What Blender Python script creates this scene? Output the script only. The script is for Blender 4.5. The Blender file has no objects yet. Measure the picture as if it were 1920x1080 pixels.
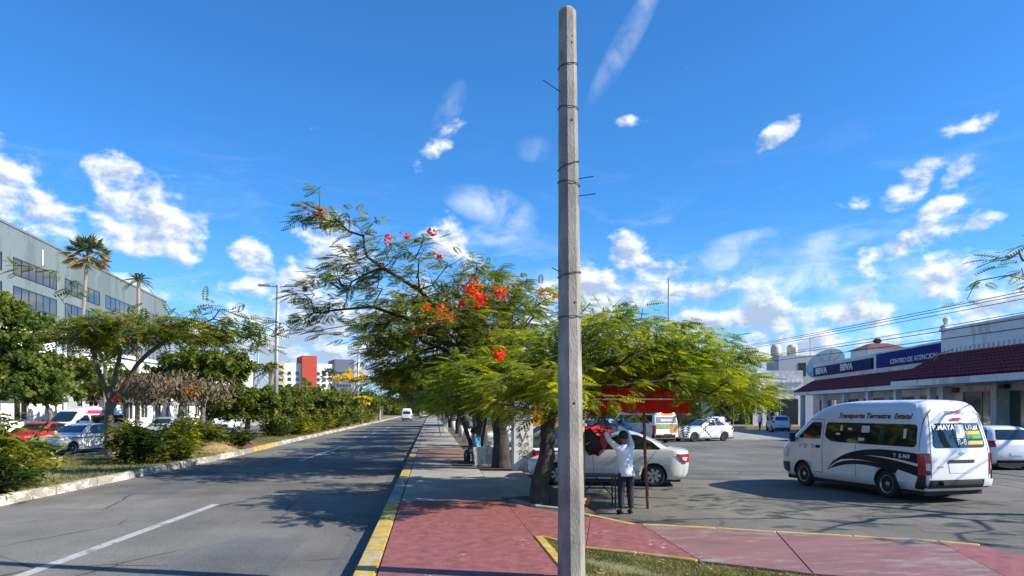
import bpy, bmesh, math, random
import numpy as np
from mathutils import Vector, Matrix
R = math.radians
sc = bpy.context.scene
C = sc.collection
# ------------------------------------------------------------------ camera
# world: X to the right of the avenue, Y along it, z = 0 on the asphalt; camera stands at the kerb
cd = bpy.data.cameras.new('camera'); cam = bpy.data.objects.new('camera', cd); C.objects.link(cam)
cam.location = (0, 0, 2.05); cam.rotation_euler = (R(90), 0, R(-6.25))
cd.sensor_width = 36; cd.lens = 26.0; cd.shift_y = 228/1920; cd.clip_start = .1; cd.clip_end = 3000
sc.camera = cam
# ------------------------------------------------------------------ sky, sun, exposure
SUN_AZ, SUN_EL = 109.0, 35.0          # clockwise from +Y, above the horizon
sc.view_settings.view_transform = 'Standard'; sc.view_settings.look = 'None'
sc.view_settings.gamma = 1; sc.view_settings.use_curve_mapping = False
sc.view_settings.exposure = 0.85
w = bpy.data.worlds.new('World'); sc.world = w; w.use_nodes = True

def sky_world():
    nt = w.node_tree; N = nt.nodes; L = nt.links; N.clear()
    def m(op, a, b=None, c=None, clamp=False):
        n = N.new('ShaderNodeMath'); n.operation = op; n.use_clamp = clamp
        for i, v in enumerate((a, b, c)):
            if v is None: continue
            if isinstance(v, (int, float)): n.inputs[i].default_value = v
            else: L.new(v, n.inputs[i])
        return n.outputs[0]
    def sstep(v, a, b):
        n = N.new('ShaderNodeMapRange'); n.interpolation_type = 'SMOOTHSTEP'
        L.new(v, n.inputs[0]); n.inputs[1].default_value = a; n.inputs[2].default_value = b
        return n.outputs[0]
    def mixc(f, a, b):
        n = N.new('ShaderNodeMix'); n.data_type = 'RGBA'
        if isinstance(f, (int, float)): n.inputs[0].default_value = f
        else: L.new(f, n.inputs[0])
        for s, v in ((6, a), (7, b)):
            if isinstance(v, tuple): n.inputs[s].default_value = (*v, 1)
            else: L.new(v, n.inputs[s])
        return n.outputs[2]
    tc = N.new('ShaderNodeTexCoord'); dirv = tc.outputs['Generated']
    sep = N.new('ShaderNodeSeparateXYZ'); L.new(dirv, sep.inputs[0])
    az = m('MULTIPLY', m('ARCTAN2', sep.outputs[0], sep.outputs[1]), 57.2958)
    el = m('MULTIPLY', m('ARCSINE', sep.outputs[2]), 57.2958)
    sky = N.new('ShaderNodeTexSky'); sky.sky_type = 'NISHITA'; sky.sun_disc = False
    sky.sun_elevation = R(SUN_EL); sky.sun_rotation = R(SUN_AZ)
    sky.air_density = 1.0; sky.dust_density = .3; sky.ozone_density = 2.2
    hs = N.new('ShaderNodeMix'); hs.data_type = 'RGBA'; hs.blend_type = 'MULTIPLY'; hs.inputs[0].default_value = 1      # clear tropical air: deeper blue
    L.new(sky.outputs[0], hs.inputs[6]); hs.inputs[7].default_value = (.30, .80, 1.30, 1)
    # clouds in azimuth / elevation degrees
    def coords(da, de, sx, sy):
        c = N.new('ShaderNodeCombineXYZ')
        L.new(m('MULTIPLY', m('ADD', az, da), sx), c.inputs[0]); L.new(m('MULTIPLY', m('ADD', el, de), sy), c.inputs[1])
        return c.outputs[0]
    def noise(vec, scale, det, rough=.55, dist=0.):
        n = N.new('ShaderNodeTexNoise'); n.noise_dimensions = '2D'; L.new(vec, n.inputs['Vector'])
        n.inputs['Scale'].default_value = scale; n.inputs['Detail'].default_value = det
        n.inputs['Roughness'].default_value = rough; n.inputs['Distortion'].default_value = dist
        return n.outputs[0]
    base = coords(0, 0, .1, .16)
    big = noise(coords(40, 7, .1, .16), .9, 2)
    n1 = noise(base, 3.0, 8, .57, .1)
    n2 = noise(coords(.48, .45, .1, .16), 3.0, 8, .57, .1)
    wisp = noise(coords(11, 3, .05, .22), 2.2, 6, .62, .6)
    feather = noise(coords(5, 9, .1, .12), 2.6, 8, .62, .25)
    def blob(a, e, ra, re, s, tilt=0):
        x = m('SUBTRACT', az, a); y = m('SUBTRACT', el, e)
        if tilt:
            ct, st = math.cos(R(tilt)), math.sin(R(tilt))
            x, y = m('ADD', m('MULTIPLY', x, ct), m('MULTIPLY', y, st)), m('SUBTRACT', m('MULTIPLY', y, ct), m('MULTIPLY', x, st))
        d = m('ADD', m('POWER', m('ABSOLUTE', m('DIVIDE', x, ra)), 2), m('POWER', m('ABSOLUTE', m('DIVIDE', y, re)), 2))
        return m('MULTIPLY', m('SUBTRACT', 1.0, d), s)
    cum = None
    for b in CUMULUS:
        v = blob(*b); cum = v if cum is None else m('MAXIMUM', cum, v)
    cum = m('MAXIMUM', cum, -1.0)
    # the belt of cumulus that lies low all round the horizon
    belt = m('SUBTRACT', m('MULTIPLY', m('SUBTRACT', big, .34), 3.2), m('MULTIPLY', m('POWER', m('DIVIDE', m('SUBTRACT', el, 5.5), 5.5), 2), .75))
    cum = m('MAXIMUM', cum, m('MAXIMUM', belt, -1.0))
    dens = m('ADD', m('MULTIPLY', cum, .62), m('MULTIPLY', m('SUBTRACT', n1, .5), 2.3))
    a_c = sstep(dens, -.02, .70)
    ci = None
    for b in CIRRUS:
        v = m('MAXIMUM', blob(*b), 0.0); ci = v if ci is None else m('ADD', ci, v)
    veil = m('MULTIPLY', sstep(wisp, .50, .8), m('MULTIPLY', m('SUBTRACT', 1.0, sstep(el, 6, 22)), .30))
    a_w = m('ADD', m('MULTIPLY', ci, sstep(feather, .30, .78)), veil, clamp=True)
    lit = m('ADD', m('MULTIPLY', m('SUBTRACT', n1, n2), 4.4), m('SUBTRACT', .78, m('MULTIPLY', dens, .66)), clamp=True)
    lit = m('SUBTRACT', lit, m('MULTIPLY', m('SUBTRACT', 1.0, sstep(el, 3, 13)), m('MULTIPLY', sstep(dens, .3, 1.0), .55)), clamp=True)
    ccol = mixc(lit, (2.9, 3.7, 5.0), (7.6, 7.7, 7.8))
    haze = m('MULTIPLY', m('POWER', m('SUBTRACT', 1.0, sstep(el, -1, 17)), 1.4), .42)
    c0 = mixc(haze, hs.outputs[2], (3.3, 5.0, 7.0))
    c1 = mixc(m('MULTIPLY', a_w, .8), c0, (7.2, 7.6, 8.0))
    c2 = mixc(m('MULTIPLY', a_c, .96), c1, ccol)
    bg = N.new('ShaderNodeBackground'); L.new(c2, bg.inputs[0]); bg.inputs[1].default_value = .09
    out = N.new('ShaderNodeOutputWorld'); L.new(bg.outputs[0], out.inputs[0])

# (azimuth, elevation, half width, half height, strength, tilt) of the single clouds
CUMULUS = [(-20.6,13.2,3.6,3.2,1.0,0),(-22.2,15.6,1.6,2.0,.8,0),(-26.8,12.8,3.4,2.2,.95,0),(-28.4,15.2,3.0,1.6,.9,0),(-18.0,12.2,2.2,2.6,.9,0),
 (-12.8,10.0,1.7,3.0,.85,0),(-9.6,8.2,2.6,4.2,.9,0),(-7.2,11.8,3.0,2.8,.95,0),(-8.5,6.4,6.5,2.4,1.25,0),(-3.2,5.4,3.2,2.0,.9,0),(1.0,12.8,2.0,1.7,.7,0),
 (15.2,11.6,1.9,1.7,.95,0),(16.8,10.2,1.6,1.0,.7,0),(17.8,9.2,2.2,2.0,1.0,0),(20.8,8.6,2.6,1.0,.8,0),(25.0,6.8,3.6,1.7,1.1,0),(20.0,6.5,2.6,1.6,.95,0),(31.2,6.8,3.6,1.6,1.0,0),
 (37.2,8.4,2.6,2.6,1.0,0),(33.8,11.0,2.6,.8,.8,8),(36.6,11.8,3.2,.9,.85,10),(34.6,15.0,2.4,1.1,.95,38),(38.0,18.2,1.8,.75,.85,10),(37.6,15.2,1.5,1.0,.75,20),(36.8,13.4,1.8,.7,.75,20),
 (0.8,19.8,2.2,.8,.72,44),(25.8,19.2,1.7,.75,.70,32),(15.7,21.0,1.0,.3,.30,0),(31.0,14.2,1.0,.5,.35,0)]
CIRRUS = [(4.6,15.4,4.0,1.5,.8,-12),(5.0,13.2,3.6,1.2,.6,8),(15.0,26.2,1.0,5.0,.34,-36),(17.8,30.2,.8,3.2,.26,-40),(1.4,22.0,1.0,2.4,.4,-30),(10.0,9.4,6.0,1.6,.6,0),
 (24.0,12.4,3.4,.7,.6,6),(29.0,11.6,5.0,1.1,.55,2),(28.0,8.8,11.0,2.2,.7,0),(21.8,11.0,4.0,1.0,.6,4),(8.0,19.4,1.6,1.0,.3,0)]
sky_world()
sd = bpy.data.lights.new('sun', 'SUN'); sun = bpy.data.objects.new('sun', sd); C.objects.link(sun)
sd.energy = 4.6; sd.angle = R(.53); sd.color = (1, .93, .82)
_sv = Vector((math.sin(R(SUN_AZ))*math.cos(R(SUN_EL)), math.cos(R(SUN_AZ))*math.cos(R(SUN_EL)), math.sin(R(SUN_EL))))
sun.rotation_euler = (-_sv).to_track_quat('-Z', 'Y').to_euler(); sun.location = (20, -10, 40)
sc.cycles.max_bounces = 5; sc.cycles.diffuse_bounces = 3; sc.cycles.glossy_bounces = 3; sc.cycles.transparent_max_bounces = 4
w.cycles.sampling_method = 'MANUAL'; w.cycles.sample_map_resolution = 512

# ------------------------------------------------------------------ materials
MAT = {}
def mat(name, col, rough=.6, metal=0., coat=0., spec=.5, var=0., vscale=3., bump=0., bscale=20., col2=None, stretch=(1,1,1), em=None, det=5., v2=0., v2scale=.4):
    """principled with noise driven colour variation (object space), optional fine relief"""
    if name in MAT: return MAT[name]
    M = bpy.data.materials.new(name); M.use_nodes = True; MAT[name] = M
    nt = M.node_tree; N = nt.nodes; L = nt.links; b = N['Principled BSDF']
    b.inputs['Base Color'].default_value = (*col, 1); b.inputs['Roughness'].default_value = rough
    b.inputs['Metallic'].default_value = metal; b.inputs['Coat Weight'].default_value = coat; b.inputs['Coat Roughness'].default_value = .06
    b.inputs['Specular IOR Level'].default_value = spec
    tc = N.new('ShaderNodeTexCoord'); mp = N.new('ShaderNodeMapping'); mp.inputs['Scale'].default_value = stretch
    L.new(tc.outputs['Object'], mp.inputs[0])
    if var or col2:
        n = N.new('ShaderNodeTexNoise'); n.inputs['Scale'].default_value = vscale; n.inputs['Detail'].default_value = det; n.inputs['Roughness'].default_value = .6
        L.new(mp.outputs[0], n.inputs['Vector'])
        r = N.new('ShaderNodeValToRGB'); L.new(n.outputs[0], r.inputs[0])
        r.color_ramp.elements[0].position = .3; r.color_ramp.elements[1].position = .7
        c2 = col2 if col2 else tuple(min(1, c*(1+var)) for c in col)
        c1 = col if col2 else tuple(c*(1-var) for c in col)
        r.color_ramp.elements[0].color = (*c1, 1); r.color_ramp.elements[1].color = (*c2, 1)
        src = r.outputs[0]
        if v2:
            n2 = N.new('ShaderNodeTexNoise'); n2.inputs['Scale'].default_value = v2scale; n2.inputs['Detail'].default_value = 4
            L.new(tc.outputs['Object'], n2.inputs['Vector'])
            mr = N.new('ShaderNodeMapRange'); L.new(n2.outputs[0], mr.inputs[0]); mr.inputs[1].default_value = .3; mr.inputs[2].default_value = .7
            mr.inputs[3].default_value = 1-v2; mr.inputs[4].default_value = 1+v2
            mx = N.new('ShaderNodeMix'); mx.data_type = 'RGBA'; mx.blend_type = 'MULTIPLY'; mx.inputs[0].default_value = 1
            L.new(src, mx.inputs[6]); L.new(mr.outputs[0], mx.inputs[7]); src = mx.outputs[2]
        L.new(src, b.inputs['Base Color'])
    if bump:
        n = N.new('ShaderNodeTexNoise'); n.inputs['Scale'].default_value = bscale; n.inputs['Detail'].default_value = 6
        L.new(mp.outputs[0], n.inputs['Vector'])
        bp = N.new('ShaderNodeBump'); bp.inputs['Strength'].default_value = bump; bp.inputs['Distance'].default_value = .02
        L.new(n.outputs[0], bp.inputs['Height']); L.new(bp.outputs[0], b.inputs['Normal'])
    if em:
        b.inputs['Emission Color'].default_value = (*em[0], 1); b.inputs['Emission Strength'].default_value = em[1]
    return M

def leafmat(name, cols, trans=.35, rough=.5, pos=(0, .5, 1)):
    if name in MAT: return MAT[name]
    M = bpy.data.materials.new(name); M.use_nodes = True; MAT[name] = M
    nt = M.node_tree; N = nt.nodes; L = nt.links; b = N['Principled BSDF']; out = N['Material Output']
    g = N.new('ShaderNodeNewGeometry'); tc = N.new('ShaderNodeTexCoord')
    n = N.new('ShaderNodeTexNoise'); n.inputs['Scale'].default_value = 1.5; n.inputs['Detail'].default_value = 4
    L.new(tc.outputs['Object'], n.inputs['Vector'])
    a = N.new('ShaderNodeMath'); a.operation = 'MULTIPLY_ADD'; L.new(n.outputs[0], a.inputs[0]); a.inputs[1].default_value = 2.3; a.inputs[2].default_value = -.9
    mx = N.new('ShaderNodeMath'); mx.operation = 'MULTIPLY_ADD'; L.new(g.outputs['Random Per Island'], mx.inputs[0]); mx.inputs[1].default_value = .55; L.new(a.outputs[0], mx.inputs[2])
    r = N.new('ShaderNodeValToRGB'); L.new(mx.outputs[0], r.inputs[0])
    e = r.color_ramp.elements; e[0].position = pos[0]; e[0].color = (*cols[0], 1); e[1].position = pos[2]; e[1].color = (*cols[2], 1)
    k = e.new(pos[1]); k.color = (*cols[1], 1)
    L.new(r.outputs[0], b.inputs['Base Color']); b.inputs['Roughness'].default_value = rough; b.inputs['Specular IOR Level'].default_value = .35
    t = N.new('ShaderNodeBsdfTranslucent'); 
    gm = N.new('ShaderNodeMix'); gm.data_type = 'RGBA'; gm.blend_type = 'MULTIPLY'; gm.inputs[0].default_value = 1; L.new(r.outputs[0], gm.inputs[6]); gm.inputs[7].default_value = (1.9, 1.75, .6, 1)
    L.new(gm.outputs[2], t.inputs[0])
    ms = N.new('ShaderNodeMixShader'); ms.inputs[0].default_value = trans
    L.new(b.outputs[0], ms.inputs[1]); L.new(t.outputs[0], ms.inputs[2]); L.new(ms.outputs[0], out.inputs[0])
    return M

def asphalt(name, c1, c2, crack=.6):
    M = bpy.data.materials.new(name); M.use_nodes = True; MAT[name] = M
    nt = M.node_tree; N = nt.nodes; L = nt.links; b = N['Principled BSDF']
    tc = N.new('ShaderNodeTexCoord'); P = tc.outputs['Object']
    def noise(s, d, vec=P, ro=.6):
        n = N.new('ShaderNodeTexNoise'); n.inputs['Scale'].default_value = s; n.inputs['Detail'].default_value = d; n.inputs['Roughness'].default_value = ro; L.new(vec, n.inputs['Vector']); return n.outputs[0]
    mp = N.new('ShaderNodeMapping'); mp.inputs['Scale'].default_value = (1, .12, 1); L.new(P, mp.inputs[0])
    track = noise(.9, 4, mp.outputs[0])           # wheel tracks along the road
    blot = noise(.22, 5); grain = noise(24, 4, ro=.85); grit = noise(90, 2)
    def mr(v, a, bb, c, d):
        n = N.new('ShaderNodeMapRange'); L.new(v, n.inputs[0]); n.inputs[1].default_value = a; n.inputs[2].default_value = bb; n.inputs[3].default_value = c; n.inputs[4].default_value = d; return n.outputs[0]
    def mul(a, bb):
        n = N.new('ShaderNodeMath'); n.operation = 'MULTIPLY'; L.new(a, n.inputs[0]); L.new(bb, n.inputs[1]); return n.outputs[0]
    f = mul(mul(mr(track, .3, .7, .84, 1.14), mr(blot, .3, .7, .86, 1.12)), mul(mr(grain, .3, .7, .52, 1.48), mr(grit, .3, .7, .7, 1.3)))
    v = N.new('ShaderNodeTexVoronoi'); v.feature = 'DISTANCE_TO_EDGE'; v.inputs['Scale'].default_value = .42
    wv = N.new('ShaderNodeMix'); wv.data_type = 'VECTOR'; wv.inputs[0].default_value = .12
    nn = N.new('ShaderNodeTexNoise'); nn.inputs['Scale'].default_value = 1.4; nn.inputs['Detail'].default_value = 5; L.new(P, nn.inputs['Vector'])
    L.new(P, wv.inputs[4]); L.new(nn.outputs[1], wv.inputs[5]); L.new(wv.outputs[1], v.inputs['Vector'])
    ck = mr(v.outputs[0], .0, .012, 1-crack, 1); gate = mr(noise(.35, 2), .45, .56, 0, 1)
    cm = N.new('ShaderNodeMix'); L.new(gate, cm.inputs[0]); cm.inputs[2].default_value = 1; L.new(ck, cm.inputs[3])
    f = mul(f, cm.outputs[0])
    mc = N.new('ShaderNodeMix'); mc.data_type = 'RGBA'; L.new(mr(blot, .35, .65, 0, 1), mc.inputs[0]); mc.inputs[6].default_value = (*c1, 1); mc.inputs[7].default_value = (*c2, 1)
    mm = N.new('ShaderNodeMix'); mm.data_type = 'RGBA'; mm.blend_type = 'MULTIPLY'; mm.inputs[0].default_value = 1; L.new(mc.outputs[2], mm.inputs[6]); L.new(f, mm.inputs[7])
    L.new(mm.outputs[2], b.inputs['Base Color']); b.inputs['Roughness'].default_value = .82; b.inputs['Specular IOR Level'].default_value = .35
    bp = N.new('ShaderNodeBump'); bp.inputs['Strength'].default_value = .5; bp.inputs['Distance'].default_value = .012; L.new(grain, bp.inputs['Height']); L.new(bp.outputs[0], b.inputs['Normal'])
    return M

def worn_paint(name, paint, under, amount=.5, scale=6., rough=.7, stretch=(1,1,1), tint=.12):
    """paint flaking off concrete: chips, scuffs and dirt with shapes of their own"""
    if name in MAT: return MAT[name]
    M = bpy.data.materials.new(name); M.use_nodes = True; MAT[name] = M
    nt = M.node_tree; N = nt.nodes; L = nt.links; b = N['Principled BSDF']
    g = N.new('ShaderNodeNewGeometry'); mp = N.new('ShaderNodeMapping'); mp.inputs['Scale'].default_value = stretch; L.new(g.outputs['Position'], mp.inputs[0])
    def noise(s, d, ro=.6, vec=mp.outputs[0]):
        n = N.new('ShaderNodeTexNoise'); n.inputs['Scale'].default_value = s; n.inputs['Detail'].default_value = d; n.inputs['Roughness'].default_value = ro; L.new(vec, n.inputs['Vector']); return n.outputs[0]
    def mr(v, a, bb, c, d):
        n = N.new('ShaderNodeMapRange'); L.new(v, n.inputs[0]); n.inputs[1].default_value = a; n.inputs[2].default_value = bb; n.inputs[3].default_value = c; n.inputs[4].default_value = d; return n.outputs[0]
    chips = noise(scale, 8, .68); broad = noise(scale*.16, 4); dirt = noise(scale*.5, 6, .7)
    s = N.new('ShaderNodeMath'); s.operation = 'MULTIPLY_ADD'; L.new(broad, s.inputs[0]); s.inputs[1].default_value = .8; L.new(chips, s.inputs[2])
    th = 1.22 - amount*.5
    f = mr(s.outputs[0], th, th+.035, 0, 1)
    mc = N.new('ShaderNodeMix'); mc.data_type = 'RGBA'; L.new(f, mc.inputs[0]); mc.inputs[6].default_value = (*paint, 1); mc.inputs[7].default_value = (*under, 1)
    mm = N.new('ShaderNodeMix'); mm.data_type = 'RGBA'; mm.blend_type = 'MULTIPLY'; mm.inputs[0].default_value = 1; L.new(mc.outputs[2], mm.inputs[6])
    L.new(mr(dirt, .3, .7, 1-tint*1.6, 1+tint), mm.inputs[7])
    L.new(mm.outputs[2], b.inputs['Base Color']); b.inputs['Roughness'].default_value = rough
    bp = N.new('ShaderNodeBump'); bp.inputs['Strength'].default_value = .25; bp.inputs['Distance'].default_value = .01; L.new(chips, bp.inputs['Height']); L.new(bp.outputs[0], b.inputs['Normal'])
    return M

asphalt('road', (.122,.115,.100), (.185,.175,.153), .9); asphalt('lot', (.112,.105,.090), (.172,.161,.138), .5); asphalt('patch', (.105,.104,.100), (.15,.148,.142), .2); asphalt('tyre_black', (.07,.068,.062), (.095,.09,.082), 0)
worn_paint('red_walk', (.275,.092,.086), (.44,.37,.33), .24, 11, .6, (1,.8,1), .26)
worn_paint('red_walk_old', (.24,.115,.106), (.235,.185,.168), .55, 4.2, .65, (.5,1.2,1), .2)
worn_paint('grey_walk', (.36,.345,.31), (.28,.26,.24), .7, 3., .8, (1,1,1), .16)
worn_paint('yellow_kerb', (.52,.35,.07), (.40,.35,.26), .50, 9, .65, (1,.7,1), .2)
worn_paint('white_kerb', (.66,.62,.52), (.30,.27,.22), .75, 5, .75, (1,.6,1.6), .25)
worn_paint('plain_kerb', (.36,.34,.30), (.24,.22,.2), .6, 6, .8)
worn_paint('line_paint', (.42,.41,.38), (.20,.195,.185), .42, 7, .7)
worn_paint('faint_line', (.30,.28,.25), (.15,.14,.122), 1.05, 5, .8)
worn_paint('whitewall', (.74,.73,.70), (.55,.54,.5), .5, .9, .8, (1,1,.4), .06)
worn_paint('greygreen', (.145,.182,.188), (.11,.14,.146), .62, .25, .85, (1,1,.35), .1)
worn_paint('stele_white', (.66,.65,.6), (.38,.36,.32), .62, 4, .8, (1,1,.4), .15)
mat('concrete', (.24,.225,.195), .85, var=.28, vscale=7, bump=.5, bscale=60, v2=.30, v2scale=1.5, stretch=(1,1,.35))
mat('soil', (.10,.078,.055), .95, var=.4, vscale=5, bump=.8, bscale=25)
mat('ground', (.15,.14,.115), .95, var=.3, vscale=.3)
mat('turf', (.14,.15,.055), .95, col2=(.24,.20,.10), vscale=1.3, bump=.6, bscale=40)
mat('bark_dark', (.022,.018,.015), .95, col2=(.085,.07,.058), vscale=9, bump=1., bscale=18, stretch=(1,1,.4))
mat('bark', (.10,.085,.07), .9, col2=(.20,.17,.14), vscale=8, bump=.8, bscale=20, stretch=(1,1,.35))
mat('bark_pale', (.26,.22,.18), .9, col2=(.38,.33,.28), vscale=6, bump=.5, bscale=20)
mat('whitewash', (.62,.6,.54), .9, var=.2, vscale=6)
mat('palm_trunk', (.30,.24,.17), .9, var=.3, vscale=6, stretch=(1,1,4))
mat('car_white', (.74,.745,.75), .3, coat=.5, var=.05, vscale=1.6, v2=.05, v2scale=.9); mat('car_silver', (.52,.53,.54), .3, metal=.35, coat=.6, var=.03)
mat('car_pearl', (.60,.605,.60), .3, metal=.15, coat=.6, var=.04); mat('car_blue', (.22,.34,.52), .3, coat=.6); mat('car_red', (.45,.02,.03), .3, coat=.6); mat('car_dark', (.04,.042,.05), .3, coat=.6)
mat('glass', (.012,.016,.018), .04, spec=.8, coat=1.); mat('glass_green', (.03,.06,.055), .08, spec=.7, coat=.8)
mat('rubber', (.018,.018,.019), .75); mat('black_plastic', (.02,.02,.022), .5); mat('tyre', (.022,.022,.023), .85, var=.2, vscale=8)
mat('steel_rim', (.38,.38,.39), .35, metal=.8); mat('rim_dark', (.07,.07,.075), .4, metal=.6); mat('chrome', (.6,.6,.6), .15, metal=1.)
mat('lamp_red', (.42,.01,.012), .2, coat=.8); mat('lamp_clear', (.62,.62,.6), .15, coat=.8); mat('seam', (.12,.12,.125), .7)
mat('navy', (.008,.010,.022), .5, spec=.2); mat('gold_text', (.13,.05,.008), .6, spec=.2); mat('green_stripe', (.01,.19,.11), .4, coat=.4)
mat('white_flat', (.78,.78,.76), .6); mat('paper', (.66,.68,.70), .8); mat('yellow_flat', (.65,.45,.05), .7); mat('leaf_print', (.10,.20,.07), .7, col2=(.30,.34,.16), vscale=7); mat('green_flat', (.08,.34,.10), .7)
mat('tile', (.25,.024,.026), .75, var=.3, vscale=2.2); mat('tile_orange', (.17,.05,.035), .8, var=.25)
mat('blue_sign', (.008,.022,.17), .7, spec=.1); mat('blue_sign_dark', (.008,.022,.09), .7, spec=.1)
mat('galv', (.46,.47,.48), .45, metal=.55, var=.08, vscale=2); mat('wire', (.02,.02,.02), .7)
mat('rust', (.22,.075,.045), .85, var=.35, vscale=9); mat('wood', (.42,.26,.10), .8, var=.25, vscale=8, stretch=(1,1,.2))
mat('red_vinyl', (.46,.02,.035), .45); mat('terracotta', (.50,.22,.06), .8, var=.15)
mat('shirt_white', (.74,.74,.76), .9, bump=.3, bscale=14); mat('trousers', (.018,.02,.03), .9); mat('shoe', (.015,.014,.014), .6); mat('skin', (.19,.095,.06), .6); mat('hair', (.012,.01,.009), .7)
mat('shirt_blue', (.11,.33,.48), .9, bump=.3, bscale=14); mat('jeans', (.04,.06,.12), .9); mat('shirt_tan', (.42,.34,.25), .9); mat('shirt_dark', (.03,.03,.04), .9)
mat('hotel_red', (.44,.06,.03), .8); mat('hotel_white', (.78,.78,.77), .8); mat('hotel_tan', (.52,.40,.20), .8); mat('hotel_grey', (.11,.13,.17), .6); mat('hotel_blind', (.20,.22,.27), .7)
mat('green_metal', (.025,.06,.05), .6); mat('orange_flat', (.62,.20,.02), .7); mat('grey_wall', (.42,.43,.44), .8, var=.1); mat('cream', (.60,.53,.40), .8, var=.1)
mat('mesh_dish', (.62,.58,.50), .8); mat('pod', (.17,.12,.09), .9, var=.3, vscale=5); mat('dry', (.30,.22,.10), .95, var=.3, vscale=9)
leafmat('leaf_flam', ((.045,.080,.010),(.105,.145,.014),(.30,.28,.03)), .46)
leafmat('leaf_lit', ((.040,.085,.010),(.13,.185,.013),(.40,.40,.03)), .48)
leafmat('leaf_dense', ((.036,.070,.014),(.085,.135,.022),(.25,.26,.045)), .42)
leafmat('leaf_far', ((.046,.078,.020),(.10,.14,.030),(.25,.25,.055)), .40)
leafmat('leaf_shrub', ((.030,.060,.014),(.085,.12,.020),(.36,.34,.045)), .42, .36, (0,.5,.95))
leafmat('leaf_croton', ((.020,.042,.014),(.045,.080,.020),(.19,.18,.05)), .34, .36, (0,.65,1.1))
leafmat('leaf_palm', ((.03,.055,.014),(.06,.085,.02),(.16,.14,.05)), .3)
leafmat('leaf_palm_dry', ((.10,.085,.03),(.20,.14,.06),(.34,.22,.10)), .3)
leafmat('petal_red', ((.60,.03,.008),(.68,.06,.012),(.75,.16,.02)), .35); leafmat('petal_pink', ((.52,.03,.05),(.6,.06,.06),(.66,.14,.08)), .35)
leafmat('petal_yellow', ((.60,.42,.02),(.72,.52,.03),(.78,.62,.08)), .35); leafmat('petal_orange', ((.45,.12,.02),(.5,.18,.03),(.5,.25,.05)), .3)
leafmat('red_cloth', ((.46,.016,.010),(.52,.02,.012),(.58,.03,.015)), .45, .8); leafmat('grass', ((.055,.085,.018),(.11,.13,.03),(.26,.22,.08)), .3); leafmat('dry_leaf', ((.12,.07,.03),(.25,.16,.07),(.42,.32,.18)), .15)

# ------------------------------------------------------------------ mesh helpers
def obj(name, me, parent=None, loc=None, rz=None):
    o = bpy.data.objects.new(name, me); C.objects.link(o)
    if parent: o.parent = parent
    if loc: o.location = loc
    if rz is not None: o.rotation_euler = (0, 0, rz)
    return o
def tag(o, label=None, cat=None, group=None, kind=None):
    if label: o['label'] = label
    if cat: o['category'] = cat
    if group: o['group'] = group
    if kind: o['kind'] = kind
    return o
def thing(name, label, cat, loc=(0,0,0), rz=0., group=None):
    o = obj(name, None, None, loc, rz); o.empty_display_size = .3
    return tag(o, label, cat, group)
def mesh(name, V, F, mats, idx=None, smooth=False):
    me = bpy.data.meshes.new(name)
    V = np.asarray(V, np.float32).reshape(-1, 3)
    if isinstance(F, np.ndarray):
        n, k = F.shape
        me.vertices.add(len(V)); me.vertices.foreach_set('co', V.ravel())
        me.loops.add(n*k); me.loops.foreach_set('vertex_index', F.astype(np.int32).ravel())
        me.polygons.add(n); me.polygons.foreach_set('loop_start', np.arange(0, n*k, k, dtype=np.int32))
    else:
        me.from_pydata(V.tolist(), [], F)
    for m_ in (mats if isinstance(mats, (list, tuple)) else [mats]): me.materials.append(MAT[m_])
    if idx is not None: me.polygons.foreach_set('material_index', np.asarray(idx, np.int32))
    if smooth: me.polygons.foreach_set('use_smooth', np.ones(len(me.polygons), bool))
    me.update(calc_edges=True); me.validate()
    return me
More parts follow.
